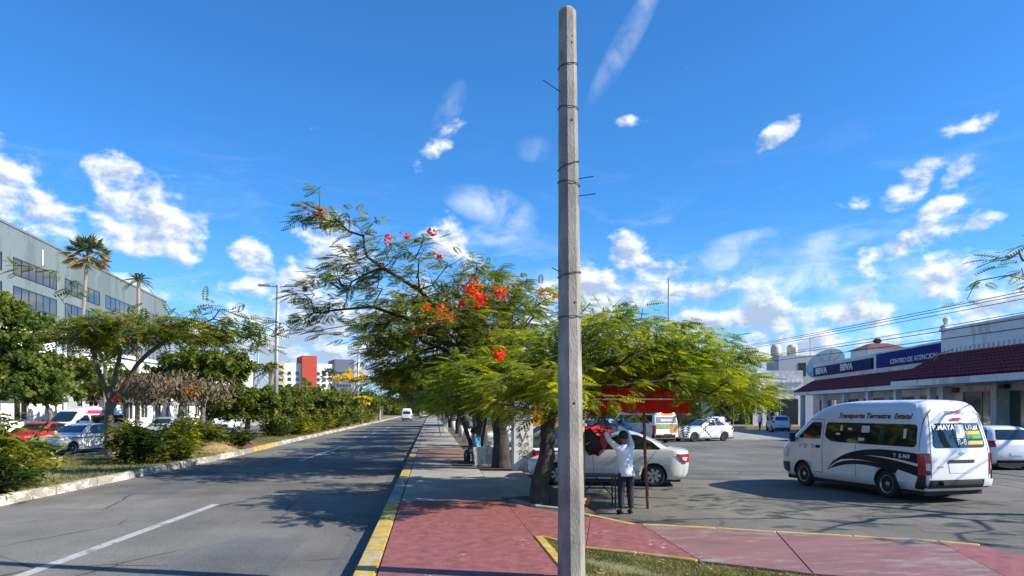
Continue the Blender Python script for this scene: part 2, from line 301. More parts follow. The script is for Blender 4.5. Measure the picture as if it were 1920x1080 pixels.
class MB:
    def __init__(s): s.v = []; s.f = []; s.i = []
    def add(s, V, F, mi=0):
        b = len(s.v); s.v += [tuple(p) for p in V]; s.f += [tuple(b+k for k in f) for f in F]; s.i += [mi]*len(F); return s
    def box(s, x0, x1, y0, y1, z0, z1, mi=0):
        V = [(x0,y0,z0),(x1,y0,z0),(x1,y1,z0),(x0,y1,z0),(x0,y0,z1),(x1,y0,z1),(x1,y1,z1),(x0,y1,z1)]
        return s.add(V, [(0,3,2,1),(4,5,6,7),(0,1,5,4),(1,2,6,5),(2,3,7,6),(3,0,4,7)], mi)
    def prism(s, poly, z0, z1, mi=0):
        n = len(poly); V = [(x,y,z0) for x,y in poly]+[(x,y,z1) for x,y in poly]
        a = sum(poly[i][0]*poly[(i+1)%n][1]-poly[(i+1)%n][0]*poly[i][1] for i in range(n))
        if a < 0: return s.prism(poly[::-1], z0, z1, mi)
        return s.add(V, [tuple(range(n-1,-1,-1)), tuple(range(n,2*n))]+[(i,(i+1)%n,n+(i+1)%n,n+i) for i in range(n)], mi)
    def tube(s, pts, rad, n=6, mi=0, cap=True):
        pts = [Vector(p) for p in pts]; k = len(pts)
        if isinstance(rad, (int, float)): rad = [rad]*k
        V = []; prev = None
        for i, p in enumerate(pts):
            t = (pts[min(i+1,k-1)]-pts[max(i-1,0)]).normalized()
            if prev is None: u = t.orthogonal().normalized()
            else: u = (prev-t*prev.dot(t)).normalized()
            prev = u; q = t.cross(u)
            for j in range(n):
                a = 2*math.pi*j/n; V.append(p+(u*math.cos(a)+q*math.sin(a))*rad[i])
        F = [(i*n+j, i*n+(j+1)%n, (i+1)*n+(j+1)%n, (i+1)*n+j) for i in range(k-1) for j in range(n)]
        if cap: F += [tuple(range(n-1,-1,-1)), tuple((k-1)*n+j for j in range(n))]
        return s.add(V, F, mi)
    def lathe(s, prof, n=16, axis='z', c=(0,0,0), mi=0):
        V = []; k = len(prof)
        for r, h in prof:
            for j in range(n):
                a = 2*math.pi*j/n; x, y = r*math.cos(a), r*math.sin(a)
                V.append((c[0]+x, c[1]+y, c[2]+h) if axis == 'z' else (c[0]+h, c[1]+x, c[2]+y))
        F = [(i*n+j, i*n+(j+1)%n, (i+1)*n+(j+1)%n, (i+1)*n+j) for i in range(k-1) for j in range(n)]
        F += [tuple(range(n-1,-1,-1)), tuple((k-1)*n+j for j in range(n))]
        return s.add(V, F, mi)
    def build(s, name, mats, parent=None, smooth=False, loc=None, rz=None):
        me = mesh(name, s.v, s.f, mats, s.i if isinstance(mats, (list,tuple)) and len(mats) > 1 else None, smooth)
        return obj(name, me, parent, loc, rz)
def box(name, m_, parent, x0, x1, y0, y1, z0, z1, bev=0.):
    o = MB().box(x0,x1,y0,y1,z0,z1).build(name, m_, parent)
    if bev: bevel(o, bev)
    return o
def bevel(o, wd, seg=2):
    bm = bmesh.new(); bm.from_mesh(o.data)
    bmesh.ops.bevel(bm, geom=bm.edges[:], offset=wd, segments=seg, affect='EDGES', clamp_overlap=True)
    bm.to_mesh(o.data); bm.free(); return o
def struct(o): o['kind'] = 'structure'; return o
def text_geo(body, size, bold=0., shear=0., align='CENTER'):
    cu = bpy.data.curves.new('text', 'FONT'); cu.body = body; cu.size = size; cu.offset = bold; cu.shear = shear; cu.align_x = align; cu.align_y = 'CENTER'; cu.resolution_u = 3
    o = bpy.data.objects.new('text', cu); C.objects.link(o)
    dg = bpy.context.evaluated_depsgraph_get(); me = o.evaluated_get(dg).to_mesh()
    V = [tuple(v.co) for v in me.vertices]; F = [tuple(p.vertices) for p in me.polygons]
    o.evaluated_get(dg).to_mesh_clear(); bpy.data.objects.remove(o); bpy.data.curves.remove(cu)
    return V, F
# ------------------------------------------------------------------ ground, avenue, median, pavements
rng = np.random.default_rng(7); random.seed(7)
def sheet(name, poly, z, m_, parent=None):
    me = mesh(name, [(x,y,z) for x,y in poly], [tuple(range(len(poly)))], m_)
    return obj(name, me, parent)
struct(sheet('ground', [(-900,-300),(900,-300),(900,1600),(-900,1600)], -.04, 'ground'))
def kx(y):      # the median kerb is not quite straight
    return float(np.interp(y, [-20, 16, 33, 47, 130, 700], [-9.7, -9.12, -8.5, -8.65, -8.5, -8.5]))
struct(sheet('road', [(-.88,-20),(-.88,700),(-8.5,700),(-8.5,130),(-8.65,47),(-8.5,33),(-9.12,16),(-9.7,-20)], 0, 'road'))
struct(sheet('far_road', [(-14.5,-20),(-14.5,700),(-22.3,700),(-22.3,-20)], 0, 'road'))
struct(sheet('parking_lot', [(2.9,-10),(60,-10),(60,76),(2.9,76)], 0, 'lot'))
struct(sheet('concrete_apron', [(15,50),(31.5,46),(36,72),(17,74)], .005, 'grey_walk'))
struct(sheet('asphalt_patch', [(-3.55,9.0),(-2.0,9.0),(-1.95,12.0),(-3.05,12.25),(-3.5,11.4)], .004, 'patch'))
for i, (y0, y1, xa, xb) in enumerate([(9.2,16.6,-5.05,-4.62),(30.2,41.5,-5.2,-4.9),(55,66,-4.95,-4.9),(80,91,-4.9,-4.85)]):
    struct(sheet('lane_marking', [(xa-.09,y0),(xa+.09,y0),(xb+.09,y1),(xb-.09,y1)], .004, 'line_paint'))
struct(sheet('gutter', [(-1.28,-10),(-.885,-10),(-.885,300),(-1.28,300)], .003, 'patch'))
for pl in ([(-2.9,18.4),(-2.3,18.1),(-1.9,18.9),(-2.0,20.2),(-2.6,20.6),(-3.0,19.6)],[(-7.6,19),(-6.3,18.8),(-6.2,23.2),(-7.5,23.4)],[(-3.6,26.0),(-2.2,25.8),(-2.1,28.6),(-3.5,28.8)]): struct(sheet('asphalt_patch', pl, .004, 'patch'))
for (x,y,l,wd,a) in [(6.75,12.1,.55,.10,-8),(9.3,11.3,1.1,.09,-20),(8.2,10.6,.9,.07,-25),(12.0,12.6,1.2,.1,-30)]:
    ca, sa = math.cos(R(a)), math.sin(R(a))
    struct(sheet('lot_marking', [(x+u*ca-v*sa, y+u*sa+v*ca) for u,v in [(-l,-wd),(l,-wd),(l,wd),(-l,wd)]], .004, 'faint_line'))

def arc_mark(c_, r0, a0, a1, wd=.11):
    A = [R(a0+(a1-a0)*k/24) for k in range(25)]; V = []
    for i, a in enumerate(A): q = wd*math.sin(math.pi*i/24)**.4; V += [(c_[0]+(r0-q)*math.cos(a), c_[1]+(r0-q)*math.sin(a), .003), (c_[0]+(r0+q)*math.cos(a), c_[1]+(r0+q)*math.sin(a), .003)]
    struct(obj('tyre_mark', mesh('tyre_mark', V, [(2*i,2*i+2,2*i+3,2*i+1) for i in range(24)], 'tyre_black')))
for c_, r0, a0, a1 in (((14,36),14.2,205,262),((14,36),15.8,200,258),((16,40),17.5,215,275),((13,33),13.0,215,268)): arc_mark(c_, r0, a0, a1)
def slab(name, poly, z1, m_, parent, z0=-.03, j=.006):
    """one paving slab: slightly shrunk for the joint, edges eased, set a hair uneven"""
    cx = sum(p[0] for p in poly)/len(poly); cy = sum(p[1] for p in poly)/len(poly)
    q = []
    for x, y in poly:
        d = math.hypot(x-cx, y-cy); q.append((x-(x-cx)/d*j*1.4, y-(y-cy)/d*j*1.4))
    o = MB().prism(q, z0, z1+random.uniform(-.002,.002)).build(name, m_, parent)
    bevel(o, .006, 1); return o
walk = struct(sheet('sidewalk', [(-.62,-4),(1.5,-4),(1.5,300),(-.62,300)], .02, 'soil'))
ys = [-4,-1,2,5,8.3,11.9,15.3,18.4,21.5,24.7,28.6,32,35.6,39,42.5,46,50,54,58,63,68,74,80]
for a, b in zip(ys[:-1], ys[1:]):
    mm = 'red_walk' if b <= 15.4 else ('red_walk_old' if 28 < a < 35 else 'grey_walk')
    slab('paving_slab', [(-.61,a),(1.5,a),(1.5,b),(-.61,b)], .18, mm, walk)
far = MB().box(-.61,1.5,80.02,300,-.03,.178).build('paving', 'grey_walk', walk); far['kind'] = 'stuff'
side = [(1.5,15.95),(2.5,16.6),(2.72,19.2),(1.5,19.2)]
slab('paving_slab', side, .178, 'grey_walk', walk); slab('paving_slab', [(1.5,19.2),(2.72,19.2),(2.75,22.4),(1.5,22.4)], .178, 'grey_walk', walk)
kerb = struct(MB().box(-.86,-.66,-4,300,-.03,.03).build('kerb', 'plain_kerb'))
y = -4.
while y < 62:
    mm = 'yellow_kerb' if y < 14.5 or 20.5 < y < 23.5 or 27.5 < y < 30.5 else 'plain_kerb'
    bevel(MB().box(-.89,-.625,y+.004,y+.996,-.03,.18+random.uniform(-.003,.003)).build('kerb_stone', mm, kerb), .018, 2); y += 1
k2 = MB().box(-.89,-.625,62.01,300,-.03,.18).build('kerb_run', 'plain_kerb', kerb); k2['kind'] = 'stuff'
# planting strip with the row of trees, and its kerb against the lot
struct(MB().prism([(1.505,22.42),(2.76,22.42),(2.95,30),(2.95,300),(1.505,300)], -.03, .14).build('planting_strip', 'soil'))
struct(MB().prism([(1.505,15.7),(1.9,14.2),(2.95,12.85),(3.05,13.2),(2.95,22.4),(2.78,22.4),(2.74,19.2),(2.52,16.55),(1.505,15.9)], -.03, .13).build('tree_pit', 'soil'))
# red walkway that bends off to the right, between grass verge and lot
wk = struct(sheet('walkway', [(1.51,9.0),(7.6,8.0),(7.4,9.4),(3.4,11.6),(1.51,15)], .012, 'soil'))
up = [(1.505,15.6),(1.94,14.0),(2.78,12.75),(3.42,11.82),(4.5,11.33),(5.28,10.86),(6.23,10.36),(7.21,9.83),(7.6,9.5)]
lo = [(1.505,10.95),(1.77,10.55),(2.1,9.95),(2.72,9.48),(3.34,8.92),(4.37,8.08),(5.2,7.6),(6.55,7.2),(7.4,6.9)]
slab('paving_slab', [lo[0],lo[1],lo[2],up[2],up[1],up[0]], .165, 'red_walk', wk)
slab('paving_slab', [lo[2],lo[3],(3.34,8.92),up[3],up[2]], .165, 'red_walk', wk)
slab('paving_slab', [(3.34,8.92),(4.37,8.08),up[5],up[4],up[3]], .163, 'red_walk_old', wk)
slab('paving_slab', [(4.37,8.08),(5.2,7.6),(6.3,7.25),up[7],up[6],up[5]], .165, 'red_walk_old', wk)
slab('paving_slab', [(6.3,7.25),(7.4,6.9),(9.5,6.4),(9.3,8.2),(7.62,8.72),up[8],up[7]], .16, 'red_walk', wk)
lk = struct(MB().prism([(3.4,11.86),(7.2,9.86),(7.2,9.9),(3.4,11.9)], -.03, .05).build('lot_kerb', 'plain_kerb'))
def run(pts, wd, z1, m_, parent, step=1.05, name='kerb_stone', ch=.015):
    P = [Vector((*p, 0)) for p in pts]
    for a, b in zip(P[:-1], P[1:]):
        L_ = (b-a).length; n = max(1, round(L_/step)); t = (b-a)/L_; nn = Vector((-t.y, t.x, 0))*wd
        for i in range(n):
            p = a+t*(L_*i/n+.004); q = a+t*(L_*(i+1)/n-.004)
            bevel(MB().prism([tuple(v.xy) for v in (p, q, q+nn, p+nn)], -.03, z1+random.uniform(-.003,.003)).build(name, m_, parent), ch, 1)
run([(3.44,11.84),(4.5,11.35),(5.28,10.88),(6.23,10.38),(7.21,9.85),(7.6,9.53)], .12, .165, 'yellow_kerb', lk)
run([(2.62,13.75),(2.92,12.95),(3.38,11.9)], -.13, .17, 'yellow_kerb', lk)
run([(2.98,22.4),(2.98,60)], -.14, .165, 'plain_kerb', lk, 2.0)
run([(1.62,15.45),(2.05,14.35),(2.6,13.75)], .16, .17, 'plain_kerb', lk, .8)
# grass verge round the pole
vg = struct(MB().prism([(1.53,4),(1.53,10.85),(1.77,10.5),(2.1,9.9),(2.72,9.43),(3.34,8.87),(4.37,8.03),(5.2,7.55),(7.4,6.85),(7.4,4)], -.03, .135).build('verge', 'turf'))
vk = struct(MB().box(1.512,1.528,4,10.8,-.03,.1).build('verge_kerb', 'plain_kerb'))
yy = 6.
while yy < 10.7:
    bevel(MB().box(1.51,1.64,yy+.003,yy+.79,-.03,.192).build('kerb_stone', 'yellow_kerb', vk), .012, 1); yy += .8
run([(1.66,10.9),(2.1,10.0),(2.72,9.53),(3.34,8.97)], -.07, .178, 'yellow_kerb', vk, .9)
def blades(name, pts, h, wd, m_, parent=None):
    n = len(pts); a = rng.uniform(0, 6.283, n); hh = h*rng.uniform(.5, 1.3, n); lean = rng.normal(0, .45, (n,2))*hh[:,None]
    dx = np.stack([np.cos(a), np.sin(a), np.zeros(n)], 1)*wd
    top = pts+np.concatenate([lean, hh[:,None]], 1)
    V = np.stack([pts-dx, pts+dx, top], 1).reshape(-1,3); F = np.arange(3*n).reshape(n,3)
    return obj(name, mesh(name, V, F, m_), parent)
def inpoly(P, poly):
    x, y = P[:,0], P[:,1]; ins = np.zeros(len(P), bool); j = len(poly)-1
    for i in range(len(poly)):
        xi, yi = poly[i]; xj, yj = poly[j]
        c_ = ((yi > y) != (yj > y)) & (x < (xj-xi)*(y-yi)/(yj-yi+1e-12)+xi); ins ^= c_; j = i
    return ins
poly = [(1.66,6.5),(1.66,10.7),(1.8,10.4),(2.1,9.85),(2.72,9.36),(3.34,8.82),(4.37,7.95),(5.2,7.45),(6.5,7.0),(6.5,6.5)]
P = np.stack([rng.uniform(1.6,6.6,90000), rng.uniform(6.5,10.9,90000), np.full(90000,.13)], 1); P = P[inpoly(P, poly)]
nz = np.sin(P[:,0]*3.1+1)*np.sin(P[:,1]*2.7)+np.sin(P[:,0]*7.3+P[:,1]*5.1)*.6; P = P[nz+rng.normal(0,.5,len(P)) > -.55]
tag(blades('grass', P, .055, .0045, 'grass'), 'short patchy grass on the verge round the concrete pole', 'grass', kind='stuff')
P2 = P[rng.integers(0, len(P), 900)]; n = len(P2); a = rng.uniform(0,6.28,n); s_ = rng.uniform(.012,.035,n)
u = np.stack([np.cos(a),np.sin(a),rng.normal(0,.3,n)],1)*s_[:,None]; v = np.stack([-np.sin(a),np.cos(a),rng.normal(0,.3,n)],1)*s_[:,None]*.55; c0 = P2+[0,0,.04]
tag(obj('fallen_leaves', mesh('fallen_leaves', np.stack([c0-u,c0-v,c0+u,c0+v],1).reshape(-1,3), np.arange(4*n).reshape(n,4), 'dry_leaf')), 'dry brown leaves scattered over the grass verge', 'leaf litter', kind='stuff')
nl = 420; px_ = np.concatenate([rng.uniform(-.55,1.45,170), rng.uniform(1.6,6.5,130), rng.uniform(-3,9,120)]); py_ = np.concatenate([rng.uniform(7.5,26,170), rng.uniform(8,13,130), rng.uniform(9,22,120)])
zz = np.where(px_ < -.9, .006, np.where(px_ < 1.5, .188, np.where(np.arange(nl) < 300, .172, .02)))
keep = np.ones(nl, bool); keep[170:300] = inpoly(np.stack([px_,py_],1)[170:300], lo[:7]+up[::-1]); keep[300:] = (px_[300:] < -1) | (px_[300:] > 7.7)
a = rng.uniform(0,6.28,nl); s_ = rng.uniform(.008,.022,nl); c0 = np.stack([px_,py_,zz],1)
u = np.stack([np.cos(a),np.sin(a),np.zeros(nl)],1)*s_[:,None]; v = np.stack([-np.sin(a),np.cos(a),np.full(nl,.2)],1)*s_[:,None]*.5
Vv = np.stack([c0-u,c0-v,c0+u,c0+v],1)[keep]
tag(obj('litter', mesh('litter', Vv.reshape(-1,3), np.arange(4*len(Vv)).reshape(-1,4), 'dry_leaf')), 'tiny dry leaves and chips strewn over the pavement', 'leaf litter', kind='stuff')
# median between the carriageways
md = [(kx(yv)-.19, yv) for yv in (-20,16,33,47,130,300)]
struct(MB().prism(md+[(-14.3,300),(-14.3,-20)], -.03, .17).build('median', 'turf'))
mk = struct(MB().prism([(kx(yv)-.02, yv) for yv in (-20,16,33,47,130,300)]+[(kx(yv)-.1, yv) for yv in (300,130,47,33,16,-20)], -.03, .06).build('median_kerb', 'plain_kerb'))
yv = 4.
while yv < 78:
    x0, x1 = kx(yv), kx(yv+1); mm = 'yellow_kerb' if 36.5 < yv < 43 else 'white_kerb'
    jx = random.uniform(-.012,.012)
    bevel(MB().prism([(x0+jx,yv+.005),(x1+jx,yv+.995),(x1-.2,yv+.995),(x0-.2,yv+.005)], -.03, .21+random.uniform(-.012,.01)).build('kerb_stone', mm, mk), .022, 2); yv += 1
k3 = MB().prism([(kx(78),78),(kx(130),130),(-8.5,300),(-8.7,300),(kx(130)-.2,130),(kx(78)-.2,78)], -.03, .2).build('kerb_run', 'white_kerb', mk); k3['kind'] = 'stuff'
fk = struct(MB().box(-14.5,-14.3,-20,300,-.03,.2).build('far_median_kerb', 'white_kerb'))
struct(MB().prism([(-8.72,38),(-8.72,42.5),(-14.28,42.5),(-14.28,38)], .0, .19).build('median_crossing', 'red_walk'))
struct(MB().box(-26,-22.3,-20,300,-.03,.18).build('far_sidewalk', 'grey_walk'))
P = np.stack([rng.uniform(-14.2,-8.7,60000), 12+rng.random(60000)**1.6*55, np.full(60000,.165)], 1); P = P[(P[:,0] < np.interp(P[:,1],[-20,16,33,47,130],[-9.9,-9.36,-8.74,-8.9,-8.75])) & ~((P[:,1] > 37.8) & (P[:,1] < 42.7))]
nz = np.sin(P[:,0]*1.3)*np.sin(P[:,1]*.9)+rng.normal(0,.4,len(P)); P = P[nz > -.4]
tag(blades('median_grass', P, .09, .010, 'grass'), 'thin grass growing along the planted median', 'grass', kind='stuff')

# ------------------------------------------------------------------ the concrete pole in the foreground
def concrete_pole():
    t = thing('concrete_pole', 'tall bare weathered concrete pole in the foreground verge', 'pole', (1.545,8.06,.12))
    n = 8; V = []; F = []; H_ = 6.36; lv = 40
    def rad(z): return .153-.058*z/H_
    for i in range(lv+1):
        z = H_*i/lv; r = rad(z)
        if i == lv: r *= .78
        if i == lv-1: z = H_-.03
        for j in range(n):
            a = 2*math.pi*(j+.5)/n+R(9); rr = r*(1+random.uniform(-.012,.012)); V.append((math.cos(a)*rr-.012*z/H_*4, math.sin(a)*rr, z))
    F = [(i*n+j,i*n+(j+1)%n,(i+1)*n+(j+1)%n,(i+1)*n+j) for i in range(lv) for j in range(n)]+[tuple(lv*n+j for j in range(n))]
    MB().add(V, F).build('shaft', 'concrete', t)
    def cx(z): return -.048*z/H_
    for z, tl in [(5.72,.02),(4.62,.05),(4.42,-.02),(3.42,.03),(2.95,0.),(5.25,.0)]:
        r = rad(z)*1.02+.006
        MB().tube([(cx(z)+r*math.cos(k*math.pi/8), r*math.sin(k*math.pi/8), z+tl*math.cos(k*math.pi/8)+random.uniform(-.006,.006)) for k in range(17)], .005, 5).build('wire_tie', 'wire', t)
    for z, sx, l, dz in [(5.42,-1,.2,.10),(4.47,1,.16,.02),(4.28,1,.18,.02),(3.44,-1,.1,.04),(2.93,-1,.12,-.05),(2.86,1,.2,-.09),(2.98,1,.1,.12),(2.7,1,.1,-.05)]:
        r = rad(z)*.9; MB().tube([(cx(z)+sx*r, -.05, z), (cx(z)+sx*(r+l), -.09, z+dz)], .0055, 5).build('rod', 'wire', t)
    for z, a in [(6.02,-62),(5.95,-66),(5.1,-75),(4.0,-58),(3.1,-70),(2.0,-80),(1.6,-52)]:
        r = rad(z)*.94; b = MB(); b.lathe([(.012,-.008),(.016,0),(.010,.004),(.001,.003)], 8)
        o = b.build('bolt_hole', 'wire', t); o.matrix_local = Matrix.Translation((cx(z)+r*math.cos(R(a)), r*math.sin(R(a)), z)) @ Vector((math.cos(R(a)),math.sin(R(a)),0)).to_track_quat('Z','Y').to_matrix().to_4x4()
concrete_pole()
# ------------------------------------------------------------------ vegetation
def frond_tpl(pairs, wd, ln, droop=.25, taper=True):
    """bipinnate leaf along +x, unit length, flat pinnae as rhombs"""
    V = []
    for i in range(pairs):
        t = .12+.88*(i+.5)/pairs; z = -droop*t*t; l = ln*(math.sin(math.pi*min(1,.18+t*.72)) if taper else 1)
        for s in (-1, 1):
            b = np.array([t, 0, z]); tip = b+np.array([l*.42, s*l, -.28*l]); mid = (b+tip)/2; q = np.array([-.85, s*.42, .1]); q = q/np.linalg.norm(q)*wd
            V += [b, mid-q, tip, mid+q]
    V = np.array(V); return V
def sprig_tpl(n, wd, ln, seed=1):
    r = np.random.default_rng(seed); V = []
    for i in range(n):
        t = i/n; b = np.array([t*.6, 0, -.1*t*t]); a = r.uniform(0,6.28); d = np.array([.7, math.cos(a)*.9, math.sin(a)*.6+.1]); d /= np.linalg.norm(d)
        tip = b+d*ln*r.uniform(.7,1.2); q = np.cross(d, r.normal(0,1,3)); q = q/np.linalg.norm(q)*wd; mid = b+(tip-b)*.5+np.array([0,0,.04])
        V += [b, mid-q, tip, mid+q]
    return np.array(V)
FINE = frond_tpl(8, .048, .30); MID = frond_tpl(6, .065, .32); COARSE = frond_tpl(4, .085, .34)
SPR = sprig_tpl(9, .16, .5); SPRC = sprig_tpl(6, .22, .62, 4)
def scatter(tpl, pos, dirs, scale, roll=None, up=(0,0,1)):
    n = len(pos); X = dirs/np.linalg.norm(dirs, axis=1, keepdims=True); U = np.tile(np.array(up, float), (n,1))+rng.normal(0,.25,(n,3))
    Y = np.cross(U, X); Y /= np.linalg.norm(Y, axis=1, keepdims=True)+1e-9; Z = np.cross(X, Y); s = scale[:,None,None]
    V = pos[:,None,:]+s*(tpl[None,:,0:1]*X[:,None,:]+tpl[None,:,1:2]*Y[:,None,:]+tpl[None,:,2:3]*Z[:,None,:])
    V = V.reshape(-1,3); return V, np.arange(len(V)).reshape(-1,4)
def blob_pts(blobs):
    out = []
    for c_, r_, n in blobs:
        d = rng.normal(0,1,(n,3)); d /= np.linalg.norm(d,axis=1,keepdims=True); d[:,2] = np.where(d[:,2] < -.35, -d[:,2]*.6, d[:,2])
        out.append(np.array(c_)+d*np.array(r_)*(rng.random((n,1))**.42))
    return np.concatenate(out)
def grow(trunk, att, jit=.10, pull=.25, limbs=()):
    pos = [np.array(p, float) for p in trunk]; par = list(range(-1, len(trunk)-1)); fork = pos[-1]; plen = [0]*len(pos)
    ntr = len(trunk); first = max(1, ntr-2)
    order = np.argsort(np.linalg.norm(att-fork, axis=1)); tips = []
    A = np.zeros((len(att)*4+ntr+8, 3)); A[:ntr] = pos; PL = np.zeros(len(A)); cnt = ntr; A = np.concatenate([A, np.zeros((80,3))]); PL = np.concatenate([PL, np.zeros(80)])
    for lb in limbs:
        last = ntr-1
        for p in lb:
            q0 = A[last].copy()
            for f in (.5, 1.): A[cnt] = q0+(np.array(p)-q0)*f+(rng.normal(0,.05,3) if f < 1 else 0); par.append(last); PL[cnt] = PL[last]+np.linalg.norm(np.array(p)-q0)*.25; last = cnt; cnt += 1
    if limbs: first = ntr
    for k in order:
        t = att[k]; d = np.linalg.norm(A[first:cnt]-t, axis=1); cost = d+pull*PL[first:cnt]+np.where(A[first:cnt,2] > t[2]+.25, .6, 0)
        b = int(np.argmin(cost))+first; p0 = A[b].copy(); L_ = d[b-first]; seg = max(1, min(4, int(L_/.45))); last = b
        for i in range(1, seg+1):
            f = i/seg; p = p0+(t-p0)*f
            if i < seg: p = p+rng.normal(0, jit*min(1,L_*.4), 3)+np.array([0,0,.12*L_*math.sin(math.pi*f)*.5])
            A[cnt] = p; par.append(last); PL[cnt] = PL[last]+L_/seg; last = cnt; cnt += 1
            if cnt >= len(A)-2: break
        tips.append(last)
        if cnt >= len(A)-6: break
    P = A[:cnt]; par = np.array(par[:cnt]); w_ = np.ones(cnt)*0; w_[tips] = 1
    for i in range(cnt-1, 0, -1): w_[par[i]] += w_[i]
    return P, par, w_, ntr
def limbs_mesh(name, P, par, rad, start, sides, m_, parent):
    i = np.arange(max(1,start), len(P)); a = P[par[i]]; b = P[i]; ra = np.minimum(rad[par[i]], rad[i]*1.5); rb = rad[i]; t = b-a; L_ = np.linalg.norm(t,axis=1,keepdims=True)+1e-6; t = t/L_
    a = a-t*ra[:,None]*.35; o_ = np.where(np.abs(t[:,2:3]) < .9, np.array([[0,0,1.]]), np.array([[1.,0,0]])); u = np.cross(t,o_); u /= np.linalg.norm(u,axis=1,keepdims=True); v = np.cross(t,u)
    an = np.arange(sides)*2*math.pi/sides; ring = u[:,None,:]*np.cos(an)[None,:,None]+v[:,None,:]*np.sin(an)[None,:,None]
    V = np.concatenate([a[:,None,:]+ring*ra[:,None,None], b[:,None,:]+ring*rb[:,None,None]], 1); n = len(i)
    j = np.arange(sides); f = np.stack([j,(j+1)%sides,sides+(j+1)%sides,sides+j],1); F = (f[None]+(np.arange(n)*2*sides)[:,None,None]).reshape(-1,4)
    return obj(name, mesh(name, V.reshape(-1,3), F, m_, smooth=True), parent)
def trunk_mesh(pts, rad, m_, parent, sides=10, rough=.10, name='trunk'):
    b = MB(); pts2 = []; r2 = []
    for i in range(len(pts)-1):
        for k in range(4):
            f = k/4; pts2.append(np.array(pts[i])*(1-f)+np.array(pts[i+1])*f); r2.append(rad[i]*(1-f)+rad[i+1]*f)
    pts2.append(np.array(pts[-1])); r2.append(rad[-1])
    b.tube([tuple(p) for p in pts2], r2, sides); rr = random.Random(3)
    b.v = [(x+rr.uniform(-1,1)*rough*.12, y+rr.uniform(-1,1)*rough*.12, z) for x,y,z in b.v]
    return b.build(name, m_, parent, True)
def tree(label, base, trunk, blobs, tpl, fsize, nf, leaf='leaf_flam', bark='bark', rt=.2, rtip=.006, spread=.38, group=None, flowers=None, name='tree', cat='tree', droop=.15, pw=.46, trunk_r=None, sides=5, wash=False, pods=0, extra=None, jit=.1, up=.12, limbs=()):
    t = thing(name, label, cat, base, 0, group)
    att = blob_pts(blobs) if not isinstance(blobs, np.ndarray) else blobs
    P, par, wt, ntr = grow(trunk, att, jit, .25, limbs)
    rad = rtip*np.maximum(wt,1)**pw; k = trunk_r if trunk_r else rt
    sc_ = k/rad[ntr-1] if rad[ntr-1] > 0 else 1
    rad = rtip*np.maximum(wt,1)**(math.log(k*.8/rtip)/math.log(max(wt[ntr-1],2)))
    tr = trunk_mesh(trunk, [k*1.35]+[k*(1.02-.06*i) for i in range(1,len(trunk))], bark, t, 10, k*.9)
    if wash: 
        tt = [np.array(trunk[0])+(np.array(trunk[1])-np.array(trunk[0]))*f for f in (0,.5,.95)]
        MB().tube([tuple(p) for p in tt], [k*1.40,k*1.24,k*1.12], 10).build('whitewash_band', 'whitewash', tr, True)
    limbs_mesh('limbs', P, par, rad, ntr, sides, bark, t)
    m = len(att); ce = att.mean(0); rep = np.repeat(att, nf, 0); n = len(rep)
    off = rng.normal(0,1,(n,3)); off /= np.linalg.norm(off,axis=1,keepdims=True); off *= spread*rng.random((n,1))**.5; off[:,2] *= .6
    out = rep-ce; out[:,2] *= .3; out /= np.linalg.norm(out,axis=1,keepdims=True)+1e-6
    d = off/spread*1.1+out*.6+rng.normal(0,.35,(n,3)); d[:,2] = d[:,2]*.35+up-droop*rng.random(n)*2
    V, F = scatter(tpl, rep+off*.6, d, fsize*rng.uniform(.65,1.2,n))
    cr = obj('crown', mesh('crown', V, F, leaf), t)
    if flowers:
        for fc, fm, fr, fn in flowers:
            c_ = np.array(fc)+rng.normal(0,1,(fn,3))*fr*.62; a = rng.normal(0,1,(fn,3)); a /= np.linalg.norm(a,axis=1,keepdims=True); b = np.cross(a, rng.normal(0,1,(fn,3))); b /= np.linalg.norm(b,axis=1,keepdims=True); s = (.035+.005*np.linalg.norm(np.array(base)-0)**.5)*rng.uniform(.7,1.3,(fn,1))
            obj('blossom', mesh('blossom', np.stack([c_-a*s,c_-b*s*.7,c_+a*s,c_+b*s*.7],1).reshape(-1,3), np.arange(4*fn).reshape(fn,4), fm), t)
    if pods:
        q = att[rng.integers(0,m,pods)]+rng.normal(0,.08 if pods < 1000 else .25,(pods,3)); n2 = pods; hd = np.stack([rng.normal(0,.5,n2),rng.normal(0,.5,n2),-np.ones(n2)],1)*.16; w2 = np.stack([np.ones(n2),rng.normal(0,.6,n2),np.zeros(n2)],1)*.022
        tag(obj('seed_pods', mesh('seed_pods', np.stack([q-w2,q+w2,q+hd+w2,q+hd-w2],1).reshape(-1,3), np.arange(4*n2).reshape(n2,4), 'pod'), t), kind='stuff')
    return t
def umbrella(c_, rx, ry, rz, n, dome=1.):
    """flat topped crown: points on and just under a shallow dome"""
    a = rng.uniform(0,6.283,n); r = rng.random(n)**.55; lobes = 1+.16*np.sin(3*a+1)+.1*np.sin(7*a)
    x = np.cos(a)*r*rx*lobes; y = np.sin(a)*r*ry*lobes; z = rz*(1-dome*r**2)*.6-rng.random(n)**1.5*rz*.75+rng.normal(0,.12,n)
    return np.stack([x+c_[0],y+c_[1],z+c_[2]],1)
RT = 'flame trees along the pavement'
